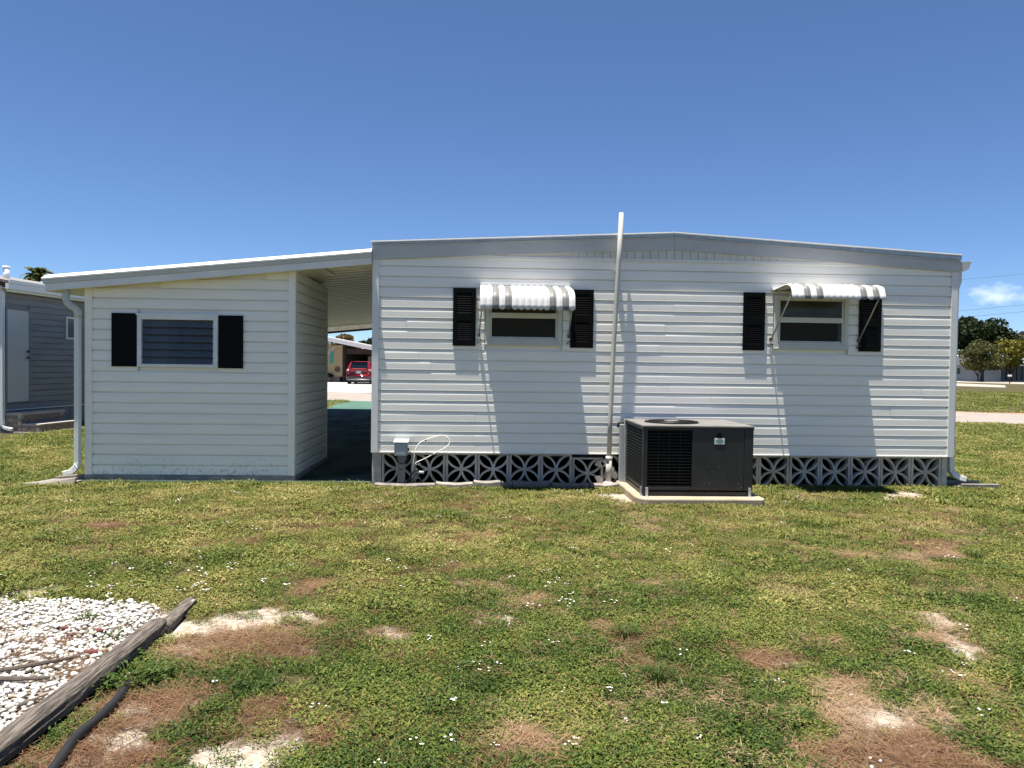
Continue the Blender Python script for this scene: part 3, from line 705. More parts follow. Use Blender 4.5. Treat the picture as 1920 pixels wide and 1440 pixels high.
# left downspout with S-bend and ribbed shoe
dx = -4.865
sp = MB().tube([(-4.985, .02, 2.345), (-4.985, .02, 2.21), (-4.965, .02, 2.165), (-4.93, .03, 2.13), (-4.885, .045, 2.10), (-4.862, .05, 2.06), (dx, .05, 1.99)], .043, 12).build('downspout', 'fascia_cream', cp, 0, True)
MB().rtube([(dx, .05, 2.0), (dx, .05, .24), (dx - .008, .045, .19), (dx - .03, .035, .15), (dx - .07, .02, .125), (dx - .14, .0, .105)], .07, .06, Vector((0, 1, 0))).build('spout_leg', 'trim', sp, .008)
e2 = MB()
for i in range(6):
    t = i / 5; x, z = dx - .004 - .06 * t, .20 - .075 * t ** .7
    e2.rtube([(x, .043 - .018 * t, z), (x - .006, .042 - .018 * t, z - .005)], .077, .066, Vector((0, 1, 0)))
e2.build('elbow_rib', 'trim', sp)

# ------------------------------------------------------------------ things along the wall
def splash(name, lab, pts_out, zt):
    t = thing(name, lab, 'splash block')
    return t
t = tag(MB().prism([(-5.33, -.36, -.02), (-4.80, -.16, -.02), (-4.80, -.12, .075), (-5.30, -.30, .035)], (0, .04, 0)).build('splash_block', 'concrete_pale', None, .006), 'concrete splash trough under the downspout beside the shed', 'splash block', 'splash blocks')
MB().prism([(-5.30, -.32, -.02), (-4.80, -.12, -.02), (-4.80, .14, -.02), (-5.20, .12, -.02)], (0, 0, .045)).build('trough_floor', 'concrete_pale', t)
MB().prism([(-5.20, .121, -.02), (-4.80, .121, -.02), (-4.80, .121, .085), (-5.18, .121, .045)], (0, .04, 0)).build('trough_side', 'concrete_pale', t, .006)
t = tag(MB().box(6.10, 6.58, -.10, -.055, -.02, .062).build('splash_block', 'concrete_pale', None, .006), 'concrete splash trough at the far corner downspout of the home', 'splash block', 'splash blocks')
MB().box(6.07, 6.58, -.054, .19, -.02, .022).build('trough_floor', 'concrete', t)
box('trough_side', 'concrete_pale', t, 6.08, 6.52, .191, .235, -.02, .06, .006)

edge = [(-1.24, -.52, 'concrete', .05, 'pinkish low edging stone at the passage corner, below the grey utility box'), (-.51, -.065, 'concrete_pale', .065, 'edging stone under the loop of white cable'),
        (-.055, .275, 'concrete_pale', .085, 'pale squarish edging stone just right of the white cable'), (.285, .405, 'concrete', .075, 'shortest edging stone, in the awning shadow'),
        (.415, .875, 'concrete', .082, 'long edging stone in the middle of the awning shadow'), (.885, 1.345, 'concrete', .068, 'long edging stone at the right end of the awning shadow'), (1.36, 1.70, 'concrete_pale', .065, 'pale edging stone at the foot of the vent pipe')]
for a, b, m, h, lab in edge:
    yy = -.20 + random.uniform(-.015, .015)
    n = 6; V = []; F = []
    for i in range(n + 1):
        x = a + (b - a) * i / n; s = .012 * math.sin(math.pi * i / n); zt = h + random.uniform(-.004, .004) - s
        V += [(x, yy - .055 - .02 * math.sin(math.pi * i / n), -.03), (x, yy - .05 - .02 * math.sin(math.pi * i / n), zt - .01), (x, yy - .035, zt), (x, yy + .045, zt), (x, yy + .055, -.03)]
    for i in range(n):
        for k in range(4): F.append((5 * i + k, 5 * i + k + 1, 5 * i + k + 6, 5 * i + k + 5))
    F += [(4, 3, 2, 1, 0), tuple(5 * n + k for k in range(5))]
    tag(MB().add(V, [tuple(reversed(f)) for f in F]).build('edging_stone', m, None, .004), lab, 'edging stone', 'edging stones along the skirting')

vp = thing('vent_pipe', 'tall thin cream pipe standing against the wall and rising above the roof', 'pipe')
MB().tube([(1.6055, -.085, .06), (1.609, -.085, .34)], .036, 14).build('lower_pipe', 'pvc', vp, 0, True)
MB().tube([(1.6085, -.085, .325), (1.6105, -.085, .375)], .042, 14).build('coupling', 'pvc', vp, 0, True)
MB().tube([(1.610, -.085, .36), (1.617, -.085, .81), (1.647, -.085, 1.80), (1.691, -.085, 2.78), (1.714, -.085, 3.37)], .0285, 14).build('upper_pipe', 'pvc', vp, 0, True)
MB().tube([(1.605, -.085, -.02), (1.605, -.085, .045), (1.605, -.085, .065)], [.075, .07, .045], 14).build('base_collar', 'block', vp, 0, True)
for z, x in ((2.66, 1.686),): MB().box(x - .034, x + .034, -.056, .0, z - .008, z + .008).build('strap', 'pvc', vp, .002)

ub = thing('utility_box', 'grey plastic utility box on a short post at the wall by the passage', 'utility box')
box('box', 'box_grey', ub, -1.018, -.862, -.17, -.03, .372, .532, .006)
MB().prism([(-1.032, -.185, .528), (-1.032, -.012, .556), (-1.032, -.012, .566), (-1.032, -.185, .540)], (.184, 0, 0)).build('lid', 'box_grey', ub, .004)
box('front_cover', 'box_grey', ub, -1.0, -.88, -.178, -.1705, .385, .522, .004)
box('post', 'slab_grey', ub, -.982, -.892, -.12, -.06, 0, .371, .004)
box('mounting_plate', 'slab_grey', ub, -.995, -.885, -.05, .014, .30, .38, .003)
MB().tube([(-.937, -.121, .2), (-.937, -.128, .2)], .012, 10).build('bolt', 'bracket_dark', ub)
MB().tube([(-.99, -.13, .372), (-.985, -.14, .31), (-.95, -.15, .275), (-.90, -.15, .28), (-.86, -.14, .32), (-.85, -.13, .36), (-.868, -.12, .40)], .007, 6).build('drip_loop', 'cable_black', ub, 0, True)
box('latch', 'bracket_dark', ub, -.861, -.848, -.12, -.08, .42, .46)
def smooth_path(p, n=6):
    p = [Vector(q) for q in p]; out = []
    for i in range(len(p) - 1):
        a, b, c, d = p[max(i - 1, 0)], p[i], p[i + 1], p[min(i + 2, len(p) - 1)]
        for k in range(n):
            t = k / n
            out.append(.5 * ((2 * b) + (c - a) * t + (2 * a - 5 * b + 4 * c - d) * t * t + (3 * b - a - 3 * c + d) * t ** 3))
    return out + [p[-1]]
cb = [(-.80, -.08, .06), (-.795, -.10, .22), (-.787, -.10, .33), (-.775, -.09, .428), (-.731, -.06, .51), (-.653, -.03, .553), (-.537, -.03, .592), (-.44, -.04, .612), (-.375, -.05, .581), (-.357, -.06, .53), (-.39, -.08, .478), (-.49, -.10, .424), (-.632, -.10, .344), (-.755, -.11, .285), (-.76, -.11, .262), (-.70, -.10, .268)]
t = tag(MB().tube(smooth_path(cb), .0055, 6).build('cable', 'cable_white', None, 0, True), 'loose white cable looped against the wall beside the grey utility box', 'cable')
MB().box(-.66, -.642, -.045, -.015, .54, .556).box(-.575, -.555, -.11, -.09, .37, .39).build('cable_clip', 'bracket_dark', t)
tag(MB().tube([(-.755, -.10, .17), (-.665, -.115, .163)], .016, 10).build('pipe_stub', 'pvc', None, 0, True), 'short white plastic pipe stub low in front of the pierced blocks', 'pipe')
t = tag(MB().tube(smooth_path([(-.86, -.10, .03), (-.80, -.12, .16), (-.74, -.12, .2), (-.72, -.10, .12), (-.70, -.08, .03)]), .010, 6).build('cable', 'cable_black', None, 0, True), 'tangle of dark cable on the ground beside the utility post', 'cable')
MB().tube(smooth_path([(-.88, -.13, .02), (-.83, -.14, .1), (-.77, -.13, .06), (-.73, -.14, .10), (-.66, -.12, .03)]), .008, 6).build('strand', 'cable_black', t, 0, True)

# ------------------------------------------------------------------ air conditioner on its pad
pd = [(1.80, -1.37), (3.06, -1.36), (3.10, -1.30), (3.10, -.08), (1.70, -.08), (1.70, -1.20), (1.73, -1.31)]
tag(MB().prism([(x, y, -.04) for x, y in pd], (0, 0, .118)).build('equipment_pad', 'pad', None, .014), 'low sand-coloured concrete pad under the air conditioner', 'pad')
ac = thing('air_conditioner', 'large charcoal packaged air conditioner standing on a pad by the wall', 'air conditioner')
AX0, AX1, AY0, AY1, AZ0, AZ1 = 1.785, 3.0, -1.20, -.17, .125, .828
box('core', 'ac_black', ac, AX0 + .035, AX1 - .03, AY0 + .035, AY1 - .03, AZ0 + .005, AZ1 - .004)
box('base_rail', 'ac_dark', ac, AX0 + .01, AX1 - .01, AY0 + .012, AY1 - .01, .082, AZ0 + .004, .004)
gx = 2.325
box('front_panel', 'ac_dark', ac, gx, 2.90, AY0, AY0 + .034, AZ0 + .02, AZ1 - .004, .004)
box('front_panel', 'ac_dark', ac, 2.903, AX1, AY0 - .002, AY0 + .034, AZ0 + .02, AZ1 - .004, .004)
box('side_panel', 'ac_dark', ac, AX1 - .029, AX1 - .001, AY0 + .035, AY1, AZ0 + .02, AZ1 - .004, .003)
box('back_panel', 'ac_dark', ac, AX0 + .06, AX1 - .03, AY1 - .029, AY1, AZ0 + .02, AZ1 - .004)
box('corner_post', 'ac_dark', ac, AX0, AX0 + .05, AY0, AY0 + .05, AZ0 - .02, AZ1 - .003, .006)
box('corner_post', 'galvanised', ac, AX0 - .012, AX0 + .035, AY1 - .05, AY1 + .02, AZ0 - .04, AZ1 + .012, .004)
box('conduit_cover', 'box_grey', ac, AX0 - .06, AX0 - .014, AY1 - .02, AY1 + .06, .06, .78, .004)
MB().tube(smooth_path([(AX0 - .012, AY1 + .02, .80), (AX0 - .05, AY1 + .02, .80), (AX0 - .075, AY1 + .03, .785), (AX0 - .08, AY1 + .04, .74)]), .014, 8).build('hose', 'cable_black', ac, 0, True)
box('grille_rail', 'ac_dark', ac, AX0 + .05, gx - .002, AY0 + .004, AY0 + .03, AZ0 + .02, AZ0 + .055, .003)
box('grille_rail', 'ac_dark', ac, AX0 + .05, gx - .002, AY0 + .004, AY0 + .03, AZ1 - .025, AZ1 - .003, .003)
box('grille_rail', 'ac_dark', ac, AX0 + .004, AX0 + .03, AY0 + .05, AY1 - .05, AZ0 + .02, AZ0 + .05, .003)
box('grille_rail', 'ac_dark', ac, AX0 + .004, AX0 + .03, AY0 + .05, AY1 - .05, AZ1 - .03, AZ1 - .003, .003)
nb = 19; za, zb = AZ0 + .065, AZ1 - .035
mf = MB().box(AX0 + .052, gx - .003, AY0 + .006, AY0 + .014, -.004, .004).mesh('grille_bar', 'ac_bar')
ms = MB().prism([(AX0 + .004, AY0 + .052, -.009), (AX0 + .004, AY0 + .052, -.003), (AX0 + .024, AY0 + .052, .011), (AX0 + .024, AY0 + .052, .005)], (0, AY1 - AY0 - .104, 0)).mesh('grille_bar', 'ac_bar')
for i in range(nb):
    z = za + (zb - za) * i / (nb - 1)
    share('grille_bar', mf, ac, Matrix.Translation((0, 0, z))); share('grille_bar', ms, ac, Matrix.Translation((0, 0, z)))
for k in range(3):
    x = AX0 + .17 + k * .12; box('grille_stay', 'ac_bar', ac, x, x + .005, AY0 + .015, AY0 + .022, AZ0 + .056, AZ1 - .026)
for k in range(2):
    y = AY0 + .38 + k * .3; box('grille_stay', 'ac_bar', ac, AX0 + .0245, AX0 + .03, y, y + .006, AZ0 + .051, AZ1 - .031)
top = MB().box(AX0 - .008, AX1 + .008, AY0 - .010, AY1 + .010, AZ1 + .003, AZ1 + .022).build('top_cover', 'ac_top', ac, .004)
box('top_lip', 'ac_dark', ac, AX0 - .004, AX1 + .004, AY0 - .005, AY1 + .004, AZ1 - .022, AZ1 + .0025, .002)
fx, fy, fz = 2.22, -.70, AZ1 + .0225
MB().tube([(fx, fy, fz), (fx, fy, fz + .003)], .31, 36).build('fan_opening', 'ac_black', top)
ring = MB()
for r in (.06, .10, .14, .18, .22, .26, .30): ring.tube([(fx + r * math.cos(a), fy + r * math.sin(a), fz + .012) for a in np.linspace(0, 2 * math.pi, 37)], .0035, 5, False)
for k in range(8):
    a = k * math.pi / 4; ring.tube([(fx + .05 * math.cos(a), fy + .05 * math.sin(a), fz + .009), (fx + .31 * math.cos(a), fy + .31 * math.sin(a), fz + .009)], .003, 5)
ring.build('fan_guard', 'ac_bar', top, 0, True)
MB().tube([(fx, fy, fz + .004), (fx, fy, fz + .02)], .085, 24).build('fan_hub', 'ac_top', top)
box('label_plate', 'label_white', ac, 2.567, 2.680, AY0 - .004, AY0 - .0005, .650, .716, .001)
for z0, a, b in ((.692, 2.585, 2.662), (.679, 2.580, 2.668), (.664, 2.60, 2.648)): box('printed_line', 'label_print', ac, a, b, AY0 - .0052, AY0 - .0042, z0, z0 + .007)
MB().tube([(2.624, AY0 - .0005, .75), (2.624, AY0 - .006, .75)], .026, 20).build('badge', 'ac_black', ac)
for x, y in ((AX0 + .045, AY0 - .002), (AX1 - .035, AY0 - .002), (AX0 - .002, AY0 + .06)):
    MB().box(x - .014, x + .014, y - .012, y, .078, .175).box(x - .014, x + .014, y - .05, y - .012, .078, .084).build('hold_down', 'galvanised', ac, .002)
MB().tube(smooth_path([(AX1, -.55, .62), (AX1 + .05, -.55, .60), (AX1 + .065, -.55, .54), (AX1 + .062, -.55, .36), (AX1 + .06, -.54, .20), (AX1 + .03, -.5, .1)]), .013, 8).build('refrigerant_line', 'galvanised', ac, 0, True)
box('valve', 'ac_black', ac, AX1, AX1 + .05, -.60, -.52, .58, .66, .008)
box('valve', 'ac_black', ac, AX1, AX1 + .05, -.60, -.52, .16, .22, .008)
mark = MB().box(-.008, .008, AY0 - .0012, AY0 - .0004, -.0012, .0012).mesh('scratch', 'galvanised')
for i in range(26):
    share('scratch', mark, ac, Matrix.Translation((random.uniform(2.36, 2.88), 0, random.uniform(.15, .42))) @ Matrix.Rotation(random.uniform(-.5, .5), 4, 'Y') @ Matrix.Diagonal((random.uniform(.15, .6), 1, random.uniform(.6, 1.5), 1)))

tag(box('doormat', 'rubber_mat', None, -2.80, -1.9, 7.65, 8.85, .022, .034, .004), 'black mat lying on the shaded green floor of the carport', 'doormat')

# ------------------------------------------------------------------ grey neighbour house on the left
gh = thing('grey_house', 'blue-grey lap-sided house with a plain door and small window, left of the shed', 'house')
GA = Vector((-9.60, 6.25, 0)); GD = Vector((.127, .992, 0)).normalized(); GN = Vector((GD.y, -GD.x, 0))
tg = lambda u, o, z: tuple(GA + GD * u + GN * o + Vector((0, 0, z)))
def gbox(name, m, parent, u0, u1, o0, o1, z0, z1, bevel=0):
    return MB().prism([tg(u0, o0, z0), tg(u1, o0, z0), tg(u1, o1, z0), tg(u0, o1, z0)], (0, 0, z1 - z0)).build(name, m, parent, bevel)
gw = gbox('wall', 'grey_siding', gh, 0, 9, -.12, -.03, .44, 2.96)
courses(gw, .455, 2.96, .05, 9, tg, 'grey_siding', [(.07, .76, .58, 2.54), (1.88, 2.26, 1.95, 2.47)])
gbox('end_wall', 'grey_siding', gh, .0, .1, -7, -.125, .44, 3.0)
lap_sheet('end_siding', 'grey_siding', gh, lambda u, o, z: tuple(GA + GD * (-.012 - o) - GN * u + Vector((0, 0, z))), .05, 7, .455, 2.98)
gbox('end_skirting', 'grey_skirt', gh, -.012, .02, -7, -.065, 0, .44)
gbox('corner_trim', 'white_metal', gh, -.03, .06, -.05, .012, .44, 2.96, .004)
gbox('skirting', 'grey_skirt', gh, -.02, 9, -.06, -.03, 0, .44)
for i in range(24): gbox('skirt_batten', 'grey_skirt', gh, .95 + i * .22, .962 + i * .22, -.029, -.024, .0, .44)
gbox('skirt_trim', 'white_metal', gh, -.03, 9, -.03, .014, .435, .455)
dr = gbox('door', 'door_grey', gh, .12, .72, -.015, .012, .60, 2.50, .004)
MB().box(0, 0, 0, 0, 0, 0)
for a, b, c, d in ((.07, .115, .58, 2.54), (.725, .765, .58, 2.54)): gbox('door_frame', 'grey_siding', dr, a, b, -.015, .02, c, d)
gbox('door_frame', 'grey_siding', dr, .116, .724, -.015, .02, 2.505, 2.54)
for z in (1.52, 1.65): MB().tube([tg(.67, .012, z), tg(.67, .06, z)], [.02, .03], 10).build('door_handle', 'bracket_dark', dr, 0, True)
wn_ = MB()
for a, b, c, d in ((1.88, 2.26, 1.95, 1.995), (1.88, 2.26, 2.425, 2.47), (1.88, 1.925, 1.995, 2.425), (2.20, 2.26, 1.995, 2.425)):
    wn_.prism([tg(a, -.02, c), tg(b, -.02, c), tg(b, .02, c), tg(a, .02, c)], (0, 0, d - c))
wn_ = wn_.build('window', 'white_metal', gh)
gbox('pane', 'louver_glass', wn_, 1.925, 2.20, -.015, -.005, 1.995, 2.425)
gbox('fascia', 'white_metal', gh, -.15, 9, .20, .225, 2.83, 2.95); gbox('eave_gutter', 'white_metal', gh, -.2, 9, .226, .31, 2.87, 2.99, .01)
gbox('soffit', 'white_metal', gh, -.15, 9, -.02, .199, 2.90, 2.915)
MB().prism([tg(-.2, .30, 2.995), tg(9, .30, 2.995), tg(9, -3.4, 3.6), tg(-.2, -3.4, 3.6)], (0, 0, .05)).build('roof', 'shingle', gh)
MB().prism([tg(-.2, -3.401, 3.6), tg(9, -3.401, 3.6), tg(9, -7.1, 2.995), tg(-.2, -7.1, 2.995)], (0, 0, .05)).build('roof', 'shingle', gh)
gbox('drip_edge', 'white_metal', gh, -.2, 9, .30, .325, 2.992, 3.06)
MB().tube([tg(1.6, -1.2, 3.2), tg(1.6, -1.2, 3.52)], .06, 12).tube([tg(1.6, -1.2, 3.52), tg(1.6, -1.2, 3.56)], .075, 12).build('roof_vent', 'white_metal', gh, 0, True)
MB().rtube([tg(-.06, .05, 2.85), tg(-.06, .05, .16), tg(-.06, .10, .1), tg(-.06, .25, .07)], .07, .06, GD).build('downspout', 'white_metal', gh, .006)

# brick steps in front of its door, every brick a piece
st = thing('brick_steps', 'two-tier brick doorstep below the grey house door', 'steps')
bw, bh = .21, .066
def brick_box(u0, u1, o0, o1, z0, nrow, cap):
    core = gbox('step_core', 'mortar_cap', st, u0 + .012, u1 - .012, o0, o1 - .012, 0, z0 + nrow * bh - .006)
    me = MB().prism([tg(0, 0, 0), tg(bw - .012, 0, 0), tg(bw - .012, .02, 0), tg(0, .02, 0)], (0, 0, bh - .012))
    me.v = [tuple(Vector(v) - GA) for v in me.v]; me = me.mesh('brick', 'brick')
    me2 = MB().prism([tg(0, 0, 0), tg(.02, 0, 0), tg(.02, -bw + .012, 0), tg(0, -bw + .012, 0)], (0, 0, bh - .012))
    me2.v = [tuple(Vector(v) - GA) for v in me2.v]; me2 = me2.mesh('brick', 'brick')
    for r in range(nrow):
        z = z0 + r * bh; u = u0 + (0 if r % 2 else -bw / 2)
        while u < u1 - .02:
            if u >= u0 - .001: share('brick', me, core, Matrix.Translation(GA + GD * u + GN * (o1 - .014) + Vector((0, 0, z))))
            u += bw
            if u + bw > u1 + .03: break
        o = o1 - (0 if r % 2 else bw / 2)
        while o - bw > o0 - .08:
            share('brick', me2, core, Matrix.Translation(GA + GD * (u0 - .006) + GN * o + Vector((0, 0, z)))); o -= bw
    gbox('cap', 'mortar_cap', st, u0 - .01, u1 + .01, o0, o1 + .012, z0 + nrow * bh - .004, z0 + nrow * bh + cap, .006)
brick_box(.06, 1.32, .02, .36, .02, 5, .05)
brick_box(.06, 1.32, .37, .74, .02, 2, .03)
gbox('footing', 'concrete_pale', st, -.05, 1.42, .02, .82, -.03, .018)

# ------------------------------------------------------------------ vegetation builders
def leaf_cloud(centers, radii, n, size, m, flat=.0, seed=1, shell=.55):
    r = np.random.default_rng(seed); centers = np.asarray(centers, float); radii = np.asarray(radii, float)
    vol = radii.prod(1); k = r.choice(len(centers), n, p=vol / vol.sum())
    d = r.normal(size=(n, 3)); d /= np.linalg.norm(d, axis=1)[:, None]
    rad = shell + (1 - shell) * r.random(n) ** .6
    rad *= 1 + .25 * (r.random(n) - .5)
    p = centers[k] + d * radii[k] * rad[:, None]
    a = r.normal(size=(n, 3)); a[:, 2] *= 1 - flat; a /= np.linalg.norm(a, axis=1)[:, None]
    b = np.cross(a, r.normal(size=(n, 3))); b /= np.linalg.norm(b, axis=1)[:, None]
    s = size * (.6 + .8 * r.random(n))[:, None]
    V = np.stack([p - a * s, p + b * s * .55, p + a * s, p - b * s * .55], 1).reshape(-1, 3)
    return V, np.arange(4 * n).reshape(-1, 4)
def make_tree(label, x, y, h, blobs, n, size, m, trunk_r, cat='tree', group=None, limbs=5, name='tree', seed=1, base=0):
    t = thing(name, label, cat, group)
    tr = MB(); r = random.Random(seed); fork = h * .22 + base
    tr.tube([(x, y, -.1), (x + r.uniform(-.1, .1), y, fork * .6), (x + r.uniform(-.15, .15), y, fork)], [trunk_r * 1.25, trunk_r, trunk_r * .85], 8)
    for b in blobs[:limbs]:
        cx, cy, cz = b[0]
        tr.tube([(x, y, fork * .85), ((x * 2 + cx) / 3, (y * 2 + cy) / 3, (fork * 1.6 + cz) / 2.6), (cx, cy, cz)], [trunk_r * .6, trunk_r * .4, trunk_r * .12], 6)
    tr.build('trunk', 'bark', t, 0, True)
    V, F = leaf_cloud([b[0] for b in blobs], [b[1] for b in blobs], n, size, m, seed=seed)
    o = bpy.data.objects.new('crown', fast_mesh('crown', V, F, m)); COL.objects.link(o); o.parent = t
    return t
def blobset(cx, cy, cz, rx, rz, n, seed, sz=.42):
    r = random.Random(seed); out = []
    for i in range(n):
        a = r.uniform(0, 6.28); q = r.random() ** .5 * .72; zz = r.uniform(-.7, .75)
        f = math.sqrt(max(.1, 1 - zz * zz))
        s = r.uniform(.7, 1.25) * sz
        out.append(((cx + rx * q * f * math.cos(a), cy + rx * q * f * math.sin(a), cz + rz * zz * .75), (rx * s, rx * s, rz * s * .8)))
    return out
TG = 'trees beyond the far lawn'
make_tree('big dark green round-topped tree rising behind the home corner', 109, 150, 13, blobset(107.8, 150, 9.0, 7.8, 6.2, 34, 3, .28), 9000, .40, 'tree_dark', .4, group=TG, seed=3)
make_tree('olive brown bushy tree with forked dark trunk, nearest beyond the road', 79, 105, 6.5, blobset(78.9, 105, 4.2, 4.0, 3.0, 22, 5, .32), 5200, .2, 'tree_olive', .26, group=TG, seed=5)
make_tree('yellow-green loose-leaved tree at the right edge of the picture', 88.8, 112, 7, blobset(89.5, 112, 4.9, 4.6, 3.6, 26, 7, .22), 2300, .27, 'tree_yellow', .22, group=TG, seed=7)
make_tree('mauve-tinged distant tree right of the big dark one', 136, 175, 13, blobset(136, 175, 9.2, 7.5, 4.4, 20, 9, .3), 4500, .45, 'tree_mauve', .35, group=TG, seed=9)
make_tree('small yellowish shrub tree in front of the far white house', 82.5, 111, 3.6, blobset(82, 111, 2.6, 1.7, 1.0, 8, 11, .45), 1500, .17, 'tree_yellow', .1, group=TG, seed=11)
TB = 'trees behind the brick house'
make_tree('russet-leaved tree over the roof of the brick house', -15.8, 78, 5, blobset(-15.8, 78, 3.9, 2.0, 1.1, 10, 13, .45), 2500, .16, 'tree_brown', .15, group=TB, seed=13)
make_tree('dark green tree right of the russet one over the brick house', -12.9, 80, 5, blobset(-12.9, 80, 3.7, 1.4, 1.1, 9, 15, .45), 2500, .15, 'tree_dark', .15, group=TB, seed=15)

def make_palm(label, x, y, h, r, nf, seed):
    t = thing('palm_tree', label, 'palm tree'); q = random.Random(seed)
    MB().tube([(x, y, -.1), (x + .1, y, h * .5), (x, y, h)], [.2, .15, .13], 10).build('trunk', 'bark', t, 0, True)
    for k in range(nf):
        a = 6.283 * k / nf + q.uniform(-.2, .2); e0 = q.uniform(-.2, 1.5); ln = r * q.uniform(.8, 1.1)
        V = []; F = []; n = 7; p = Vector((x, y, h)); e = e0
        sp = []
        for i in range(n + 1):
            sp.append(p.copy()); p = p + Vector((math.cos(a) * math.cos(e), math.sin(a) * math.cos(e), math.sin(e))) * ln / n; e -= .26
        for i in range(1, n + 1):
            for s in (-1, 1):
                for j in range(3):
                    b0 = sp[i - 1].lerp(sp[i], j / 3); dr_ = (sp[i] - sp[i - 1]).normalized(); sd = Vector((-math.sin(a), math.cos(a), 0)) * s
                    tip = b0 + (sd * .8 + dr_ * .7 + Vector((0, 0, -.45))).normalized() * ln * .34 * (1 - .5 * abs(i / n - .45))
                    o = len(V); V += [b0, b0 + dr_ * .09, tip]; F.append((o, o + 1, o + 2))
        MB().add(V, F).build('frond', 'palm_leaf', t)
make_palm('palm crown showing above the grey house roof', -22.6, 30, 5.75, .80, 60, 4)

# ------------------------------------------------------------------ brick house across the street, seen through the carport
bhs = thing('brick_house', 'yellow brick house with white gable roof and dark carport across the street', 'house')
BY = 52.0
box('wall', 'yellow_brick', bhs, -18, -11.14, BY, BY + 9, .45, 3.0)
box('foundation', 'concrete_pale', bhs, -18, -11.35, BY - .06, BY + 9, 0, .449)
# thin courses standing proud of the joints
for i in range(24):
    z = .47 + i * .098; box('brick_course', 'yellow_brick', bhs, -13.2, -11.138, BY - .014, BY, z, z + .082)
MB().prism([(-18.6, BY - .9, 4.65), (-4.6, BY - .9, 2.02), (-4.6, BY - .9, 2.25), (-18.6, BY - .9, 4.88)], (0, 10.5, 0)).build('roof', 'roof_white', bhs)
MB().prism([(-18.6, BY - .95, 4.50), (-4.6, BY - .95, 1.87), (-4.6, BY - .95, 2.19), (-18.6, BY - .95, 4.82)], (0, .045, 0)).build('fascia', 'white_metal', bhs)
box('carport_back', 'brown_dark', bhs, -11.1, -5, BY + 6.5, BY + 6.6, 0, 2.6)
box('side_wall', 'brown_dark', bhs, -11.139, -10.9, BY + .3, BY + 6.49, 0, 2.9)
box('inner_beam', 'brown_dark', bhs, -10.89, -5, BY + .1, BY + .3, 2.3, 2.75)
box('post', 'brown_dark', bhs, -11.12, -10.95, BY - .02, BY + .14, .0, 2.9)
box('inner_door', 'ac_black', bhs, -10.5, -9.5, BY + 6.44, BY + 6.49, 0, 2.1)
box('shutter', 'teal', bhs, -12.14, -11.86, BY - .05, BY - .015, 1.52, 2.5)
for i in range(3): MB().rtube([(-12.6 + i * .14, BY - .95, 1.95), (-11.9 + i * .14, BY - .3, 2.85)], .07, .03, Vector((0, 1, 0))).build('awning_slat', 'white_metal', bhs)
orn = tag(MB().tube([(-11.52 + .2 * math.cos(a), BY - .05, 1.05 + .2 * math.sin(a)) for a in np.linspace(0, 6.283, 25)], .028, 6, False).build('wall_ornament', 'brown_dark', None, 0, True), 'round dark wall ornament on the yellow brick house', 'ornament')
for k in range(4):
    a = k * math.pi / 4; MB().tube([(-11.52 - .19 * math.cos(a), BY - .05, 1.05 - .19 * math.sin(a)), (-11.52 + .19 * math.cos(a), BY - .05, 1.05 + .19 * math.sin(a))], .016, 5).build('spoke', 'brown_dark', orn)
V, F = leaf_cloud([(-12.15, BY - .3, .52)], [(.35, .2, .18)], 260, .06, 'tree_dark', seed=21)
pot = thing('potted_shrub', 'small dark shrub at the foot of the yellow brick wall', 'shrub')
o = bpy.data.objects.new('foliage', fast_mesh('foliage', V, F, 'tree_dark')); COL.objects.link(o); o.parent = pot
MB().tube([(-12.15, BY - .3, 0), (-12.15, BY - .3, .4)], [.14, .2], 12).build('pot', 'concrete', pot, 0, True)
cabt = tag(box('storage_cabinet', 'cabinet', None, -9.38, -8.25, BY + 2.0, BY + 3.0, 0.0, 2.16, .03), 'grey-brown box standing in the carport beyond the red car', 'cabinet')
box('cabinet_door', 'cabinet', cabt, -9.34, -8.83, BY + 1.97, BY + 1.999, .1, 2.08, .01); box('cabinet_door', 'cabinet', cabt, -8.80, -8.29, BY + 1.97, BY + 1.999, .1, 2.08, .01)

# red SUV parked tail towards us
car = thing('parked_car', 'red sport utility vehicle parked tail-out before the brick house', 'car')
cxm, cyr = -8.86, 46.0
def loft(secs, m, name, parent, smooth=True, bevel=0):
    """secs: list of (y, [(x,z)...]) half outlines mirrored"""
    V = []; F = []
    for y, hlf in secs:
        ring = [(x, z) for x, z in hlf] + [(-x, z) for x, z in reversed(hlf)]
        V += [(cxm + x, cyr + y, z) for x, z in ring]; n = len(ring)
    for i in range(len(secs) - 1):
        for k in range(n): F.append((i * n + k, i * n + (k + 1) % n, (i + 1) * n + (k + 1) % n, (i + 1) * n + k))
    F += [tuple(range(n)), tuple(reversed(range((len(secs) - 1) * n, len(secs) * n)))]
    return MB().add(V, [tuple(reversed(f)) for f in F]).build(name, m, parent, bevel, smooth)
low = lambda w, t, b: [(w * .90, b), (w, b + .12), (w * 1.0, .80), (w * .985, t - .08), (w * .93, t)]
loft([(0, low(.86, .98, .42)), (.06, low(.93, 1.02, .36)), (.5, low(.96, 1.06, .32)), (2.2, low(.965, 1.06, .30)), (3.5, low(.95, 1.04, .30)), (4.4, low(.91, .92, .32)), (4.62, low(.80, .78, .40))], 'car_red', 'body', car)
cab = lambda wb, wt, zb, zt: [(wb, zb), (wb * .985, zb + (zt - zb) * .3), (wt, zt - .10), (wt * .9, zt - .02), (wt * .5, zt)]
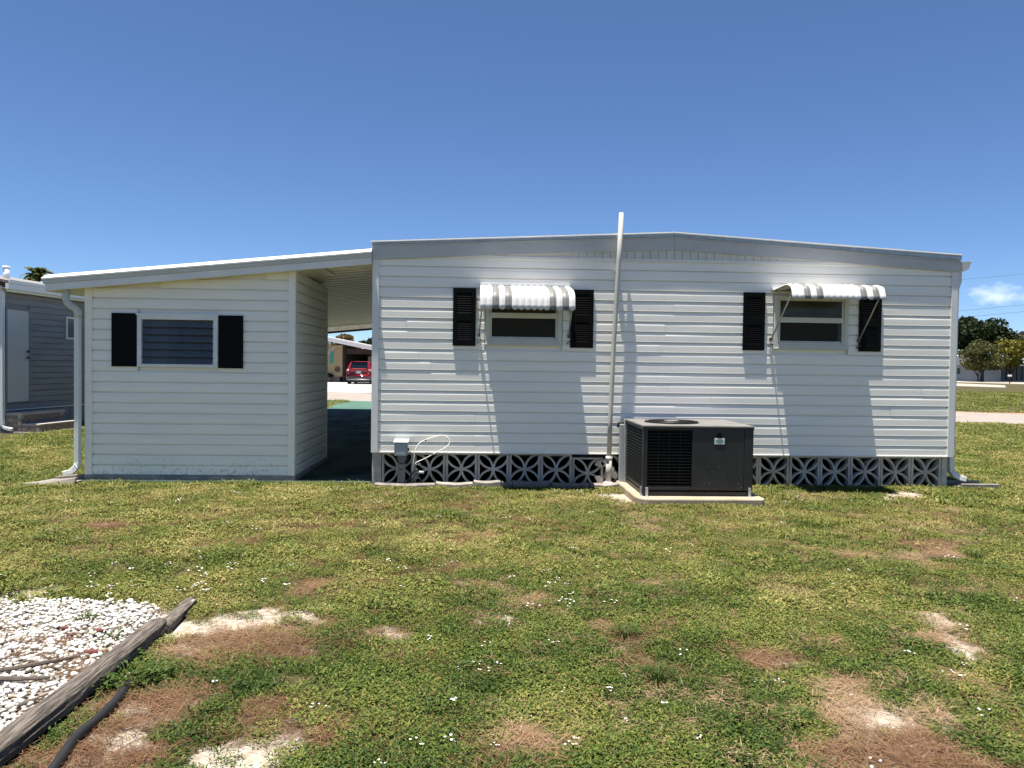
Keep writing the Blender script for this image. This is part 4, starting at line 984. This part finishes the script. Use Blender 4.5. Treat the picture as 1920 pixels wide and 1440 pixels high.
loft([(.10, cab(.86, .78, 1.0, 1.12)), (.22, cab(.87, .74, 1.0, 1.45)), (.36, cab(.88, .70, 1.0, 1.66)), (.8, cab(.89, .70, 1.02, 1.70)), (2.0, cab(.89, .70, 1.02, 1.71)), (2.7, cab(.88, .67, 1.02, 1.60)), (3.5, cab(.84, .75, 1.0, 1.06))], 'car_red', 'cabin', car)
MB().prism([(cxm - .66, cyr + .135, 1.17), (cxm + .66, cyr + .135, 1.17), (cxm + .575, cyr + .30, 1.60), (cxm - .575, cyr + .30, 1.60)], (0, -.02, .008)).build('rear_window', 'car_glass', car, .006)
for s in (-1, 1):
    MB().prism([(cxm + s * .70, cyr + .01, .78), (cxm + s * .93, cyr + .10, .80), (cxm + s * .88, cyr + .16, 1.10), (cxm + s * .72, cyr + .08, 1.12)], (0, -.03, .005)).build('tail_light', 'lamp_clear', car, .01)
    MB().prism([(cxm + s * .72, cyr - .025, .92), (cxm + s * .90, cyr + .05, .93), (cxm + s * .88, cyr + .06, 1.02), (cxm + s * .73, cyr - .01, 1.03)], (0, -.012, .002)).build('lamp_lens', 'lamp_red', car)
    MB().prism([(cxm + s * .885, cyr + .5, 1.12), (cxm + s * .89, cyr + 2.3, 1.12), (cxm + s * .74, cyr + 2.2, 1.56), (cxm + s * .725, cyr + .65, 1.57)], (s * .012, 0, .004)).build('side_window', 'car_glass', car)
    for y in (.85, 3.65):
        wh = MB().tube([(cxm + s * .70, cyr + y, .345), (cxm + s * .93, cyr + y, .345)], .345, 22).build('wheel', 'tyre', car, .03)
        MB().tube([(cxm + s * .931, cyr + y, .345), (cxm + s * .945, cyr + y, .345)], .22, 16).build('rim', 'chrome', wh)
    MB().tube([(cxm + s * .50, cyr - .02, .40), (cxm + s * .50, cyr + .2, .40)], .045, 12).build('exhaust', 'chrome', car, 0, True)
    MB().prism([(cxm + s * .97, cyr + 2.75, 1.06), (cxm + s * 1.10, cyr + 2.75, 1.08), (cxm + s * 1.09, cyr + 2.75, 1.22), (cxm + s * .98, cyr + 2.75, 1.20)], (0, .1, 0)).build('mirror', 'car_red', car, .02)
loft([(-.05, [(.78, .34), (.86, .40), (.86, .52), (.78, .56)]), (.1, [(.88, .30), (.945, .38), (.945, .54), (.9, .58)])], 'car_dark', 'bumper', car)
box('plate_recess', 'car_dark', car, cxm - .30, cxm + .30, cyr - .010, cyr + .02, .80, .965)
box('number_plate', 'plate', car, cxm - .155, cxm + .155, cyr - .018, cyr - .011, .815, .955)
for k in range(6): box('plate_character', 'car_dark', car, cxm - .125 + k * .042 + (.012 if k > 2 else 0), cxm - .103 + k * .042 + (.012 if k > 2 else 0), cyr - .0195, cyr - .0182, .855, .915)
box('chrome_strip', 'chrome', car, cxm - .62, cxm + .62, cyr - .012, cyr + .02, .985, 1.005)
box('spoiler', 'car_red', car, cxm - .60, cxm + .60, cyr + .20, cyr + .45, 1.65, 1.685, .012)
box('lower_trim', 'car_dark', car, cxm - .75, cxm + .75, cyr + .1, cyr + 4.4, .22, .36)

# ------------------------------------------------------------------ far right: houses, mailbox, wires
h1 = thing('far_white_house', 'far white house half hidden behind the forked tree', 'house')
box('wall', 'far_white', h1, 70, 90, 116, 124, 0, 2.9)
MB().prism([(69.5, 115.5, 2.7), (83.5, 115.5, 4.45), (97, 115.5, 2.7)], (0, 9, 0)).build('roof', 'far_white', h1)
for i in range(12): box('plank', 'far_white', h1, 70, 90, 115.97, 116, .1 + i * .235, .315 + i * .235)
box('window', 'car_glass', h1, 82.0, 82.7, 115.92, 115.97, 1.2, 2.2); box('window', 'car_glass', h1, 76.0, 76.9, 115.92, 115.97, 1.2, 2.2)
h2 = thing('far_porch_house', 'far grey building with dark porch posts at the right edge', 'house')
box('wall', 'far_grey', h2, 93.2, 112, 121, 128, 0, 2.7)
box('roof', 'roof_white', h2, 91.0, 113, 117.5, 128.5, 2.75, 3.05)
for i in range(12): box('post', 'brown_dark', h2, 91.4 + i * .95, 91.52 + i * .95, 118, 118.12, .0, 2.75)
box('porch_floor', 'far_grey', h2, 91, 113, 117.6, 121, 0, .15)
mb_ = thing('mailbox', 'small white mailbox on a post before the far porch', 'mailbox')
MB().box(72.3, 72.75, 89.8, 90.1, .95, 1.2).build('box', 'white_metal', mb_, .05); box('post', 'bark', mb_, 72.49, 72.58, 89.9, 90, 0, .949)
for k, (za, zb_) in enumerate(((7.40, 8.22), (5.29, 6.13), (4.86, 5.66))):
    pts = [(22, 40, za - .42), (28.65, 40, za), (33, 40, za + (zb_ - za) * .53 - .05), (37, 40, zb_), (48, 40, zb_ + 1.2)]
    tag(MB().tube(smooth_path(pts), .011, 5).build('power_line', 'wire', None), ('uppermost', 'middle', 'lowest')[k] + ' of three thin overhead wires crossing the sky right of the home', 'power line', 'overhead wires')

# ------------------------------------------------------------------ foreground: gravel bed, timbers, hose
CAM = np.array([0, -9.22, 1.47])
def in_view(x, y, mx=.06):
    """roughly inside the photograph's view on the ground, with a margin"""
    yaw = math.radians(2.5); dx, dy = x - CAM[0], y - CAM[1]
    w = dx * math.sin(yaw) + dy * math.cos(yaw); a = dx * math.cos(yaw) - dy * math.sin(yaw)
    return (w > 2.35) & (np.abs(a) < w * (.686 + mx) + 1.3)
gb = struct(MB().prism([(x, y, -.03) for x, y in [(-5.0, -4.62), (-2.88, -4.62), (-2.2, -4.63), (-1.93, -4.72), (-1.84, -4.95), (-1.83, -6.8), (-5.0, -6.8)]], (0, 0, .034)).build('gravel_bed', 'bed_dirt'))
def stone_variant(seed):
    r = np.random.default_rng(seed)
    t = (1 + 5 ** .5) / 2
    v = np.array([(-1, t, 0), (1, t, 0), (-1, -t, 0), (1, -t, 0), (0, -1, t), (0, 1, t), (0, -1, -t), (0, 1, -t), (t, 0, -1), (t, 0, 1), (-t, 0, -1), (-t, 0, 1)], float)
    v /= np.linalg.norm(v, axis=1)[:, None]; v *= 1 + .34 * (r.random((12, 1)) - .5); v *= np.array([1.0, .72, .5]) * (1 + .25 * (r.random(3) - .5))
    f = np.array([(0, 11, 5), (0, 5, 1), (0, 1, 7), (0, 7, 10), (0, 10, 11), (1, 5, 9), (5, 11, 4), (11, 10, 2), (10, 7, 6), (7, 1, 8), (3, 9, 4), (3, 4, 2), (3, 2, 6), (3, 6, 8), (3, 8, 9), (4, 9, 5), (2, 4, 11), (6, 2, 10), (8, 6, 7), (9, 8, 1)])
    return v, f
SV = [stone_variant(100 + i) for i in range(9)]
def stone_tint(m):
    n, l = m.node_tree.nodes, m.node_tree.links; p = n['Principled BSDF']; src = p.inputs['Base Color'].links[0].from_socket
    g = n.new('ShaderNodeNewGeometry'); oi = n.new('ShaderNodeObjectInfo'); a = n.new('ShaderNodeMath'); a.operation = 'ADD'
    l.new(g.outputs['Random Per Island'], a.inputs[0]); l.new(oi.outputs['Random'], a.inputs[1]); f = n.new('ShaderNodeMath'); f.operation = 'FRACT'; l.new(a.outputs[0], f.inputs[0])
    r = n.new('ShaderNodeValToRGB'); e = r.color_ramp.elements; e[0].position = 0; e[0].color = (.42, .36, .29, 1); e[1].position = .20; e[1].color = (1, 1, 1, 1)
    q = e.new(.08); q.color = (.72, .66, .58, 1); l.new(f.outputs[0], r.inputs[0])
    x = n.new('ShaderNodeMix'); x.data_type = 'RGBA'; x.blend_type = 'MULTIPLY'; x.inputs['Factor'].default_value = 1; l.new(src, x.inputs['A']); l.new(r.outputs[0], x.inputs['B']); l.new(x.outputs['Result'], p.inputs['Base Color'])
stone_tint(M['stone_white'])
def subdivide(v, f):
    """one Loop-like split so that stones look rounded"""
    v = list(map(tuple, v)); e = {}; out = []
    def mid(a, b):
        k = (min(a, b), max(a, b))
        if k not in e:
            p = (np.array(v[a]) + np.array(v[b])) / 2; e[k] = len(v); v.append(tuple(p * 1.10))
        return e[k]
    for a, b, c in f:
        x, y, z = mid(a, b), mid(b, c), mid(c, a); out += [(a, x, z), (x, b, y), (z, y, c), (x, y, z)]
    return np.array(v), np.array(out)
SV2 = [subdivide(*s) for s in SV]
def gravel():
    n = 26000
    x = rng.uniform(-4.4, -1.80, n); y = rng.uniform(-6.75, -4.55, n)
    d = polydist(x, y, GRAVEL); k = (d > .03 + .10 * (fbm(x * 5, y * 5, 31) - .3)) & in_view(x, y, .02) & (fbm(x * 3.2, y * 3.2, 77) < .86)
    x, y = x[k], y[k]
    # keep centres apart
    keep = []; cell = {}
    for i in range(len(x)):
        c = (int(x[i] / .02), int(y[i] / .02)); ok = True
        for a in (-1, 0, 1):
            for b in (-1, 0, 1):
                for j in cell.get((c[0] + a, c[1] + b), ()):
                    if (x[i] - x[j]) ** 2 + (y[i] - y[j]) ** 2 < .0165 ** 2: ok = False
        if ok: cell.setdefault(c, []).append(i); keep.append(i)
    x, y = x[keep], y[keep]; n = len(x)
    s = rng.uniform(.009, .019, n) * np.where(rng.random(n) < .14, 1.45, 1); rot = rng.uniform(0, 6.283, n); var = rng.integers(0, 9, n)
    z = .004 + s * .25 + rng.random(n) * .016
    tilt = rng.normal(0, .25, n)
    dist = np.hypot(x - CAM[0], y - CAM[1]); order = np.argsort(-(s / dist)); near = order[:300]; rest = order[300:]
    mes = []
    for v, f in SV2:
        me = fast_mesh('stone', v, f, 'stone_white'); me.polygons.foreach_set('use_smooth', [True] * len(me.polygons)); mes.append(me)
    for i in near:
        share('stone', mes[var[i]], gb, Matrix.Translation((x[i], y[i], z[i])) @ Matrix.Rotation(rot[i], 4, 'Z') @ Matrix.Rotation(tilt[i], 4, 'X') @ Matrix.Scale(s[i], 4))
    V = []; F = []; o = 0
    for i in rest:
        v, f = SV[var[i]]; c, sn = math.cos(rot[i]), math.sin(rot[i])
        V.append(np.stack([v[:, 0] * c - v[:, 1] * sn, v[:, 0] * sn + v[:, 1] * c, v[:, 2]], 1) * s[i] + np.array([x[i], y[i], z[i]])); F.append(f + o); o += len(v)
    me = fast_mesh('small_stones', np.concatenate(V), np.concatenate(F), 'stone_white')
    ob = bpy.data.objects.new('small_stones', me); COL.objects.link(ob); ob.parent = gb; ob['kind'] = 'stuff'
    for (a, b, q, lab) in ((-1.90, -5.48, .036, 'larger dark red stone in the white gravel against the timber'), (-2.02, -5.17, .030, 'flat dark red stone in the white gravel near the timber joint'), (-2.22, -5.13, .022, 'small dark red stone deep in the white gravel'), (-2.13, -5.24, .018, 'smallest dark red stone in the white gravel')):
        v, f = SV2[int(q * 1000) % 9]
        me = fast_mesh('red_stone', v * q, f, 'stone_red'); ob = bpy.data.objects.new('red_stone', me); COL.objects.link(ob); ob.location = (a, b, .03)
        tag(ob, lab, 'stone', 'red stones in the gravel')
gravel()

def make_timber(path, hw, hh, lab, seed):
    """weathered split timber: ragged section swept along path"""
    r = random.Random(seed); pts = smooth_path(path, 10); n = 22; V = []; F = []
    groove = [r.uniform(-1, 1) for _ in range(n)]
    for i, p in enumerate(pts):
        t = (pts[min(i + 1, len(pts) - 1)] - pts[max(i - 1, 0)]).normalized(); s = t.cross(Vector((0, 0, 1))).normalized(); up = s.cross(t)
        endf = .82 if i in (0, len(pts) - 1) else 1
        if i % 3 == 0: groove = [g_ * .86 + r.uniform(-1, 1) * .3 for g_ in groove]
        for k in range(n):
            a = 2 * math.pi * k / n
            ca, sa = math.cos(a), math.sin(a)
            q = (abs(ca) ** 3.2 + abs(sa) ** 3.2) ** (-1 / 3.2)
            q *= (1 + .085 * groove[k] * (1 if k % 2 else -1)) * endf
            V.append(p + s * hw * q * ca + up * hh * q * sa)
    m = len(pts)
    F = [(i * n + k, i * n + (k + 1) % n, (i + 1) * n + (k + 1) % n, (i + 1) * n + k) for i in range(m - 1) for k in range(n)] + [tuple(reversed(range(n))), tuple(range((m - 1) * n, m * n))]
    return tag(MB().add(V, F).build('timber', 'timber', None), lab, 'timber', 'weathered edging timbers')
make_timber([(-1.730, -5.10, .035), (-1.722, -5.5, .038), (-1.730, -5.95, .042), (-1.738, -6.4, .045), (-1.745, -6.9, .046)], .055, .045, 'long weathered grey timber edging the white gravel', 3)
make_timber([(-1.730, -4.64, .018), (-1.712, -4.88, .022), (-1.690, -5.14, .028)], .036, .028, 'short weathered timber piece at the far end of the long one', 5)
tag(MB().tube(smooth_path([(-1.58, -5.78, .005), (-1.555, -5.87, .018), (-1.534, -6.005, .02), (-1.529, -6.17, .022), (-1.534, -6.32, .022), (-1.50, -6.5, .022), (-1.46, -6.8, .02)]), .019, 14).build('black_hose', 'hose', None, 0, True), 'thick black irrigation hose lying beside the long timber', 'hose')
tw = [([(-2.22, -5.70, .03), (-2.05, -5.62, .035), (-1.93, -5.52, .03)], .012, 'dark twig lying slanted on the gravel, nearer the far end'), ([(-2.18, -5.78, .03), (-2.05, -5.80, .036), (-1.93, -5.78, .032)], .014, 'dark stick lying level on the gravel by the timber'),
      ([(-2.02, -6.28, .02), (-1.95, -6.12, .022), (-1.86, -5.93, .02)], .010, 'thin strip of bark lying along the timber on the gravel')]
for p, r_, lab in tw: tag(MB().tube(smooth_path(p), [r_ * (1 - .4 * i / 12) * random.uniform(.85, 1.15) for i in range(13)], 7).build('twig', 'twig', None), lab, 'twig', 'twigs on the gravel')

# leafy weeds beside the timber
def make_weed(name, lab, cx, cy, n, spread, size, seed, cat='weed', m='weed_leaf', h=.05):
    t = thing(name, lab, cat); r = random.Random(seed); V = []; F = []; st_ = MB()
    for i in range(n):
        a = r.uniform(0, 6.283); q = spread * r.random() ** .6; bx, by = cx + q * math.cos(a), cy + q * math.sin(a) * .7; bz = r.uniform(.012, h)
        d = Vector((math.cos(a + r.uniform(-1, 1)), math.sin(a + r.uniform(-1, 1)), r.uniform(-.1, .6))).normalized(); s = d.cross(Vector((0, 0, 1))).normalized()
        ln = size * r.uniform(.7, 1.3); w_ = ln * .26; p = Vector((bx, by, bz)); nn = s.cross(d)
        o = len(V)
        V += [p, p + d * ln * .4 + s * w_ + nn * .003, p + d * ln, p + d * ln * .4 - s * w_ + nn * .003, p + d * ln * .45 - nn * .003]
        F += [(o, o + 4, o + 1), (o + 1, o + 4, o + 2), (o + 2, o + 4, o + 3), (o + 3, o + 4, o)]
        if i % 4 == 0: st_.tube([(cx + (bx - cx) * .3, cy + (by - cy) * .3, 0), (bx, by, bz)], .0016, 4)
    MB().add(V, F).build('foliage', m, t); st_.build('stem', m, t)
make_weed('leafy_weed', 'leafy green weed spilling over the hose end by the timber', -1.58, -5.75, 170, .17, .032, 1)
make_weed('leafy_weed', 'small leafy weed growing up the shaded side of the timber', -1.66, -5.86, 26, .06, .035, 2)
make_weed('leafy_weed', 'tiny weed sprig clinging to the timber further along', -1.675, -5.50, 16, .04, .03, 3)
make_weed('leafy_weed', 'pale small weed among gravel left of the timber joint', -1.90, -5.24, 40, .06, .022, 4)
def make_clump(lab, cx, cy, n, spread, h, seed, tint='grass_clump'):
    t = thing('grass_clump', lab, 'grass clump', 'taller grass clumps'); r = random.Random(seed); V = []; F = []
    for i in range(n):
        a = r.uniform(0, 6.283); q = spread * r.random() ** .7 * .5; p = Vector((cx + q * math.cos(a), cy + q * math.sin(a), -.002)); lean = r.uniform(.1, .9)
        d = Vector((math.cos(a) * lean, math.sin(a) * lean, 1)).normalized(); ln = h * r.uniform(.5, 1.2); s = Vector((-math.sin(a), math.cos(a), 0)) * r.uniform(.0016, .003)
        m1 = p + d * ln * .55; tip = m1 + (d + Vector((math.cos(a), math.sin(a), -.5)) * .7).normalized() * ln * .5; o = len(V)
        V += [p - s, p + s, m1 + s * .8, m1 - s * .8, tip]; F += [(o, o + 1, o + 2, o + 3), (o + 3, o + 2, o + 4)]
    MB().add(V, F).build('blades', 'weed_leaf', t)
make_clump('dark tuft of long grass in the middle lawn among white flowers', .81, -5.21, 170, .13, .085, 1)
make_clump('dark tuft of long grass nearer the camera, right of the flower drift', .86, -5.76, 170, .14, .08, 2)
make_clump('grass tuft growing in the white gravel', -2.20, -4.95, 110, .10, .07, 3)
make_clump('thin pale grass tuft beside the bare patch in the right foreground', 1.33, -6.2, 130, .15, .07, 4)
make_clump('grass tuft at the far right of the lawn before the home corner', 3.96, -3.48, 120, .16, .08, 5)
make_clump('grassy tuft by the bare spot near the edge of the gravel', -1.90, -5.02, 110, .13, .04, 6)

# ------------------------------------------------------------------ lawn cover: clumps scattered over the ground
def clump_mesh(kind, seed):
    r = np.random.default_rng(seed); V = []; F = []
    def blade(p, az, ln, w, lean):
        d = np.array([math.cos(az) * lean, math.sin(az) * lean, 1.0]); d /= np.linalg.norm(d); s = np.array([-math.sin(az), math.cos(az), 0]) * w
        m = p + d * ln * .55; e = d + np.array([math.cos(az), math.sin(az), -.35]) * .8; e /= np.linalg.norm(e); o = len(V)
        V.extend([p - s, p + s, m + s * .85, m - s * .85, m + e * ln * .5]); F.extend([(o, o + 1, o + 2, o + 3), (o + 3, o + 2, o + 4)])
    def leaf(p, az, ln, w, pitch):
        d = np.array([math.cos(az) * math.cos(pitch), math.sin(az) * math.cos(pitch), math.sin(pitch)]); s = np.array([-math.sin(az), math.cos(az), 0]) * w; o = len(V)
        V.extend([p, p + d * ln * .45 + s, p + d * ln, p + d * ln * .45 - s]); F.append((o, o + 1, o + 2, o + 3))
    R = .075
    n = {'grass': 70, 'weed': 110, 'thatch': 60, 'flower': 4}[kind]
    for i in range(n):
        a = r.uniform(0, 6.283); q = R * math.sqrt(r.random()); p = np.array([q * math.cos(a), q * math.sin(a), 0.])
        az = r.uniform(0, 6.283)
        if kind == 'grass': blade(p + [0, 0, -.004], az, r.uniform(.016, .042), r.uniform(.0018, .0034), r.uniform(.3, 2.4))
        elif kind == 'weed':
            if i % 5 == 0: blade(p + [0, 0, -.004], az, r.uniform(.02, .04), r.uniform(.0014, .0026), r.uniform(.3, 1.6))
            else: leaf(p + [0, 0, r.uniform(.002, .022)], az, r.uniform(.010, .021), r.uniform(.0027, .0050), r.uniform(-.3, .8))
        elif kind == 'thatch':
            leaf(p + [0, 0, r.uniform(.001, .014)], az, r.uniform(.03, .10), r.uniform(.0007, .0014), r.uniform(-.08, .16))
        else:
            p *= .55; p[2] = r.uniform(.022, .036)
            for k in range(5): leaf(p, az + k * 1.257, r.uniform(.005, .0075), .003, .25)
    me = bpy.data.meshes.new(kind); me.from_pydata([tuple(v) for v in V], [], F); me.materials.append(M[{'grass': 'grass_leaf', 'weed': 'grass_leaf', 'thatch': 'thatch_leaf', 'flower': 'petal'}[kind]]); me.update()
    return me
SRC = {}
for kind, nv in (('grass', 6), ('weed', 6), ('thatch', 5), ('flower', 5)):
    c = bpy.data.collections.new(kind + '_source')
    for i in range(nv):
        o = bpy.data.objects.new('%s_source_%d' % (kind, i), clump_mesh(kind, 200 + i)); c.objects.link(o)
    SRC[kind] = (c, nv)
def scatter(name, kind, x, y, s, tint, label, z=None, tilt=.0):
    n = len(x); c, nv = SRC[kind]
    me = bpy.data.meshes.new(name); me.vertices.add(n)
    z = height(x, y) + .004 if z is None else z
    me.vertices.foreach_set('co', np.stack([x, y, z], 1).astype(np.float32).ravel())
    for nm, ty, a in (('rotz', 'FLOAT', rng.uniform(0, 6.283, n)), ('scl', 'FLOAT', s), ('tint', 'FLOAT', tint), ('pick', 'INT', rng.integers(0, nv, n)), ('tilt', 'FLOAT', rng.normal(0, .08, n) + tilt)):
        at = me.attributes.new(nm, ty, 'POINT'); at.data.foreach_set('value', a.astype(np.int32 if ty == 'INT' else np.float32))
    o = bpy.data.objects.new(name, me); COL.objects.link(o); o['kind'] = 'stuff'; o['label'] = label; o['category'] = 'ground cover'
    ng = bpy.data.node_groups.new(name, 'GeometryNodeTree')
    ng.interface.new_socket('Geometry', in_out='INPUT', socket_type='NodeSocketGeometry'); ng.interface.new_socket('Geometry', in_out='OUTPUT', socket_type='NodeSocketGeometry')
    N, K = ng.nodes, ng.links
    gi, go = N.new('NodeGroupInput'), N.new('NodeGroupOutput'); ip = N.new('GeometryNodeInstanceOnPoints'); ci = N.new('GeometryNodeCollectionInfo')
    ci.inputs['Collection'].default_value = c; ci.inputs['Separate Children'].default_value = True; ci.inputs['Reset Children'].default_value = True
    def att(nm, ty):
        a = N.new('GeometryNodeInputNamedAttribute'); a.data_type = ty; a.inputs['Name'].default_value = nm; return a.outputs['Attribute']
    K.new(gi.outputs[0], ip.inputs['Points']); K.new(ci.outputs[0], ip.inputs['Instance']); ip.inputs['Pick Instance'].default_value = True
    K.new(att('pick', 'INT'), ip.inputs['Instance Index'])
    cm = N.new('ShaderNodeCombineXYZ'); K.new(att('tilt', 'FLOAT'), cm.inputs[0]); K.new(att('rotz', 'FLOAT'), cm.inputs[2]); K.new(cm.outputs[0], ip.inputs['Rotation'])
    K.new(att('scl', 'FLOAT'), ip.inputs['Scale']); K.new(ip.outputs[0], go.inputs[0])
    md = o.modifiers.new('scatter', 'NODES'); md.node_group = ng
    return o
def lawn():
    # candidate points with density falling with distance from the camera
    X, Y = [], []
    for (x0, x1, y0, y1, dens) in ((-4.5, 5.2, -7.0, -4.6, 900), (-5.5, 6, -4.6, -2.6, 640), (-6.8, 7.5, -2.6, -.06, 480), (-10.4, -4.83, -.06, 9.5, 300), (6.0, 13.5, -.06, 4.5, 300), (6.0, 16, 4.5, 11.5, 200), (-9.5, -5.2, 9.5, 21, 110), (13, 44, 14, 46, 14)):
        n = int((x1 - x0) * (y1 - y0) * dens); X.append(rng.uniform(x0, x1, n)); Y.append(rng.uniform(y0, y1, n))
    x = np.concatenate(X); y = np.concatenate(Y)
    k = in_view(x, y)
    # keep off buildings, slabs and things
    def off(a, b, c, d): return ~((x > a) & (x < b) & (y > c) & (y < d))
    k &= off(-1.34, 6.05, .0, 99) & off(-5.02, -1.3, .02, 99) & off(1.69, 3.11, -1.36, 0) & off(-1.25, 1.72, -.24, 0) & off(-5.3, -4.7, -.27, .17) & off(6.05, 6.6, -.09, .25) & off(-1.80, -1.66, -6.95, -4.62) & off(-1.575, -1.485, -6.95, -5.83)
    k &= polydist(x, y, ROAD) < -.05
    k &= ~(((x - GA.x) * GN.x + (y - GA.y) * GN.y < .86) & ((x - GA.x) * GD.x + (y - GA.y) * GD.y < 1.45)) & ((x - GA.x) * GN.x + (y - GA.y) * GN.y > .02)
    x, y = x[k], y[k]
    sand, th, gv = masks(x, y)
    r = rng.random(len(x))
    keep = r > np.clip(sand * .96 + np.where(th > .56, th * .90, th * .6) + gv * 1.0, 0, .985)
    # thin the lawn unevenly
    keep &= rng.random(len(x)) < .02 + .80 * fbm(x * 2.3, y * 2.3, 41) + .35 * (fbm(x * 9, y * 9, 43) - .35)
    x, y, th = x[keep], y[keep], th[keep]
    big = fbm(x * .45, y * .45, 61); fine = fbm(x * 2.6, y * 2.6, 62)
    nearf = np.clip((-y - 2.6) / 2.6, 0, 1)                      # low broad-leaved weeds take over in the near lawn
    weedp = np.clip(.12 + .62 * nearf + (big - .5) * 1.5 + (fine - .5) * 1.0, .03, .97)
    tint = np.clip(.57 + (big - .5) * .35 + (fine - .5) * .75 - .17 * nearf + th * .22 + rng.normal(0, .06, len(x)), .05, 1.0)
    dist = np.hypot(x, y + 9.22)
    s = (1 + np.clip(dist - 5, 0, 40) * .06) * np.where((rng.random(len(x)) < .08) & (y > -4.8), 1.6, 1) * rng.uniform(.6, 1.25, len(x)) * (1 - .25 * th)
    w = rng.random(len(x)) < weedp
    scatter('grass', 'grass', x[~w], y[~w], s[~w], tint[~w], 'short yellow-green lawn grass')
    scatter('weed_carpet', 'weed', x[w], y[w], s[w], np.clip(tint[w] - .07, .05, .85), 'low broad-leaved green weeds mixed through the lawn')
    # dry needles
    n = 20000; x = rng.uniform(-4.5, 5.2, n); y = rng.uniform(-6.9, -.5, n)
    sand, th, gv = masks(x, y); k = in_view(x, y) & (rng.random(n) < np.maximum(th, .16) * (1 - .7 * sand)) & (gv < .3) & ~((x > -1.80) & (x < -1.66) & (y < -4.62))
    x, y = x[k], y[k]
    scatter('dry_thatch', 'thatch', x, y, rng.uniform(.8, 1.3, len(x)), np.clip(.45 + (fbm(x * 2, y * 2, 90) - .5) * 1.2 + np.where(x > 0, .25, -.05), 0, 1), 'brown dry grass litter over the bare patches')
    # litter along the timber and in pockets of the gravel
    n = 900; x = rng.uniform(-2.9, -1.8, n); y = rng.uniform(-6.6, -4.6, n)
    k = in_view(x, y) & (rng.random(n) < np.clip((fbm(x * 4, y * 4, 140) - .60) * 6, 0, .6) + .25 * (x > -1.90))
    x, y = x[k], y[k]
    scatter('gravel_litter', 'thatch', x, y, rng.uniform(.5, .9, len(x)), rng.uniform(.1, .5, len(x)), 'dark plant litter lying in pockets of the white gravel', z=np.full(len(x), .018))
    # longer untrimmed grass where the mower does not reach
    segs = [(-4.78, -2.3, .05), (-2.3, -1.32, -.03), (-1.25, 1.7, -.275), (1.72, 3.08, -1.395), (3.12, 6.0, -.02), (-5.3, -4.8, -.34), (6.1, 6.6, -.13)]
    X, Y = [], []
    for a, b, yy in segs:
        m = int((b - a) * 42); X.append(rng.uniform(a, b, m)); Y.append(yy - np.abs(rng.normal(0, .02, m)))
    x, y = np.concatenate(X), np.concatenate(Y); k = (fbm(x * 3, y * 3, 150) > .42); x, y = x[k], y[k]
    scatter('edge_grass', 'grass', x, y, rng.uniform(.9, 2.1, len(x)), rng.uniform(.3, .75, len(x)), 'longer untrimmed grass along the foot of the walls')
    # little white flowers in drifts
    n = 9000; x = rng.uniform(-4.5, 5, n); y = rng.uniform(-6.9, -.6, n)
    drift = np.clip((fbm(x * 1.1, y * 1.1, 120) - .50) * 5, 0, 1) * np.clip((fbm(x * 6, y * 6, 121) - .48) * 6, 0, 1)
    line = np.exp(-(((x - .55) + (y + 4.3) * .30) / .10) ** 2) * ((y > -4.95) & (y < -3.9)) * .4
    nearb = np.exp(-(((x - .55) / .75) ** 2 + ((y + 6.0) / .5) ** 2)) * .35
    leftb = np.exp(-(((x + 2.1) / 1.1) ** 2 + ((y + 4.1) / .45) ** 2)) * .32
    sand, th, gv = masks(x, y)
    k = in_view(x, y) & (rng.random(n) < (.09 * drift + line * .8 + nearb * .8 * (drift + .3) + leftb * .7 * (drift + .25) + .009)) & (gv < .1) & (sand < .2) & ~((x > 1.69) & (x < 3.11) & (y > -1.36))
    x, y = x[k], y[k]
    scatter('white_flowers', 'flower', x, y, rng.uniform(.55, 1.2, len(x)) * np.clip(.75 + np.hypot(x, y + 9.22) * .08, .9, 1.6), rng.uniform(0, 1, len(x)), 'tiny white wildflowers dotted through the lawn')
    print('flowers', len(x))
lawn()
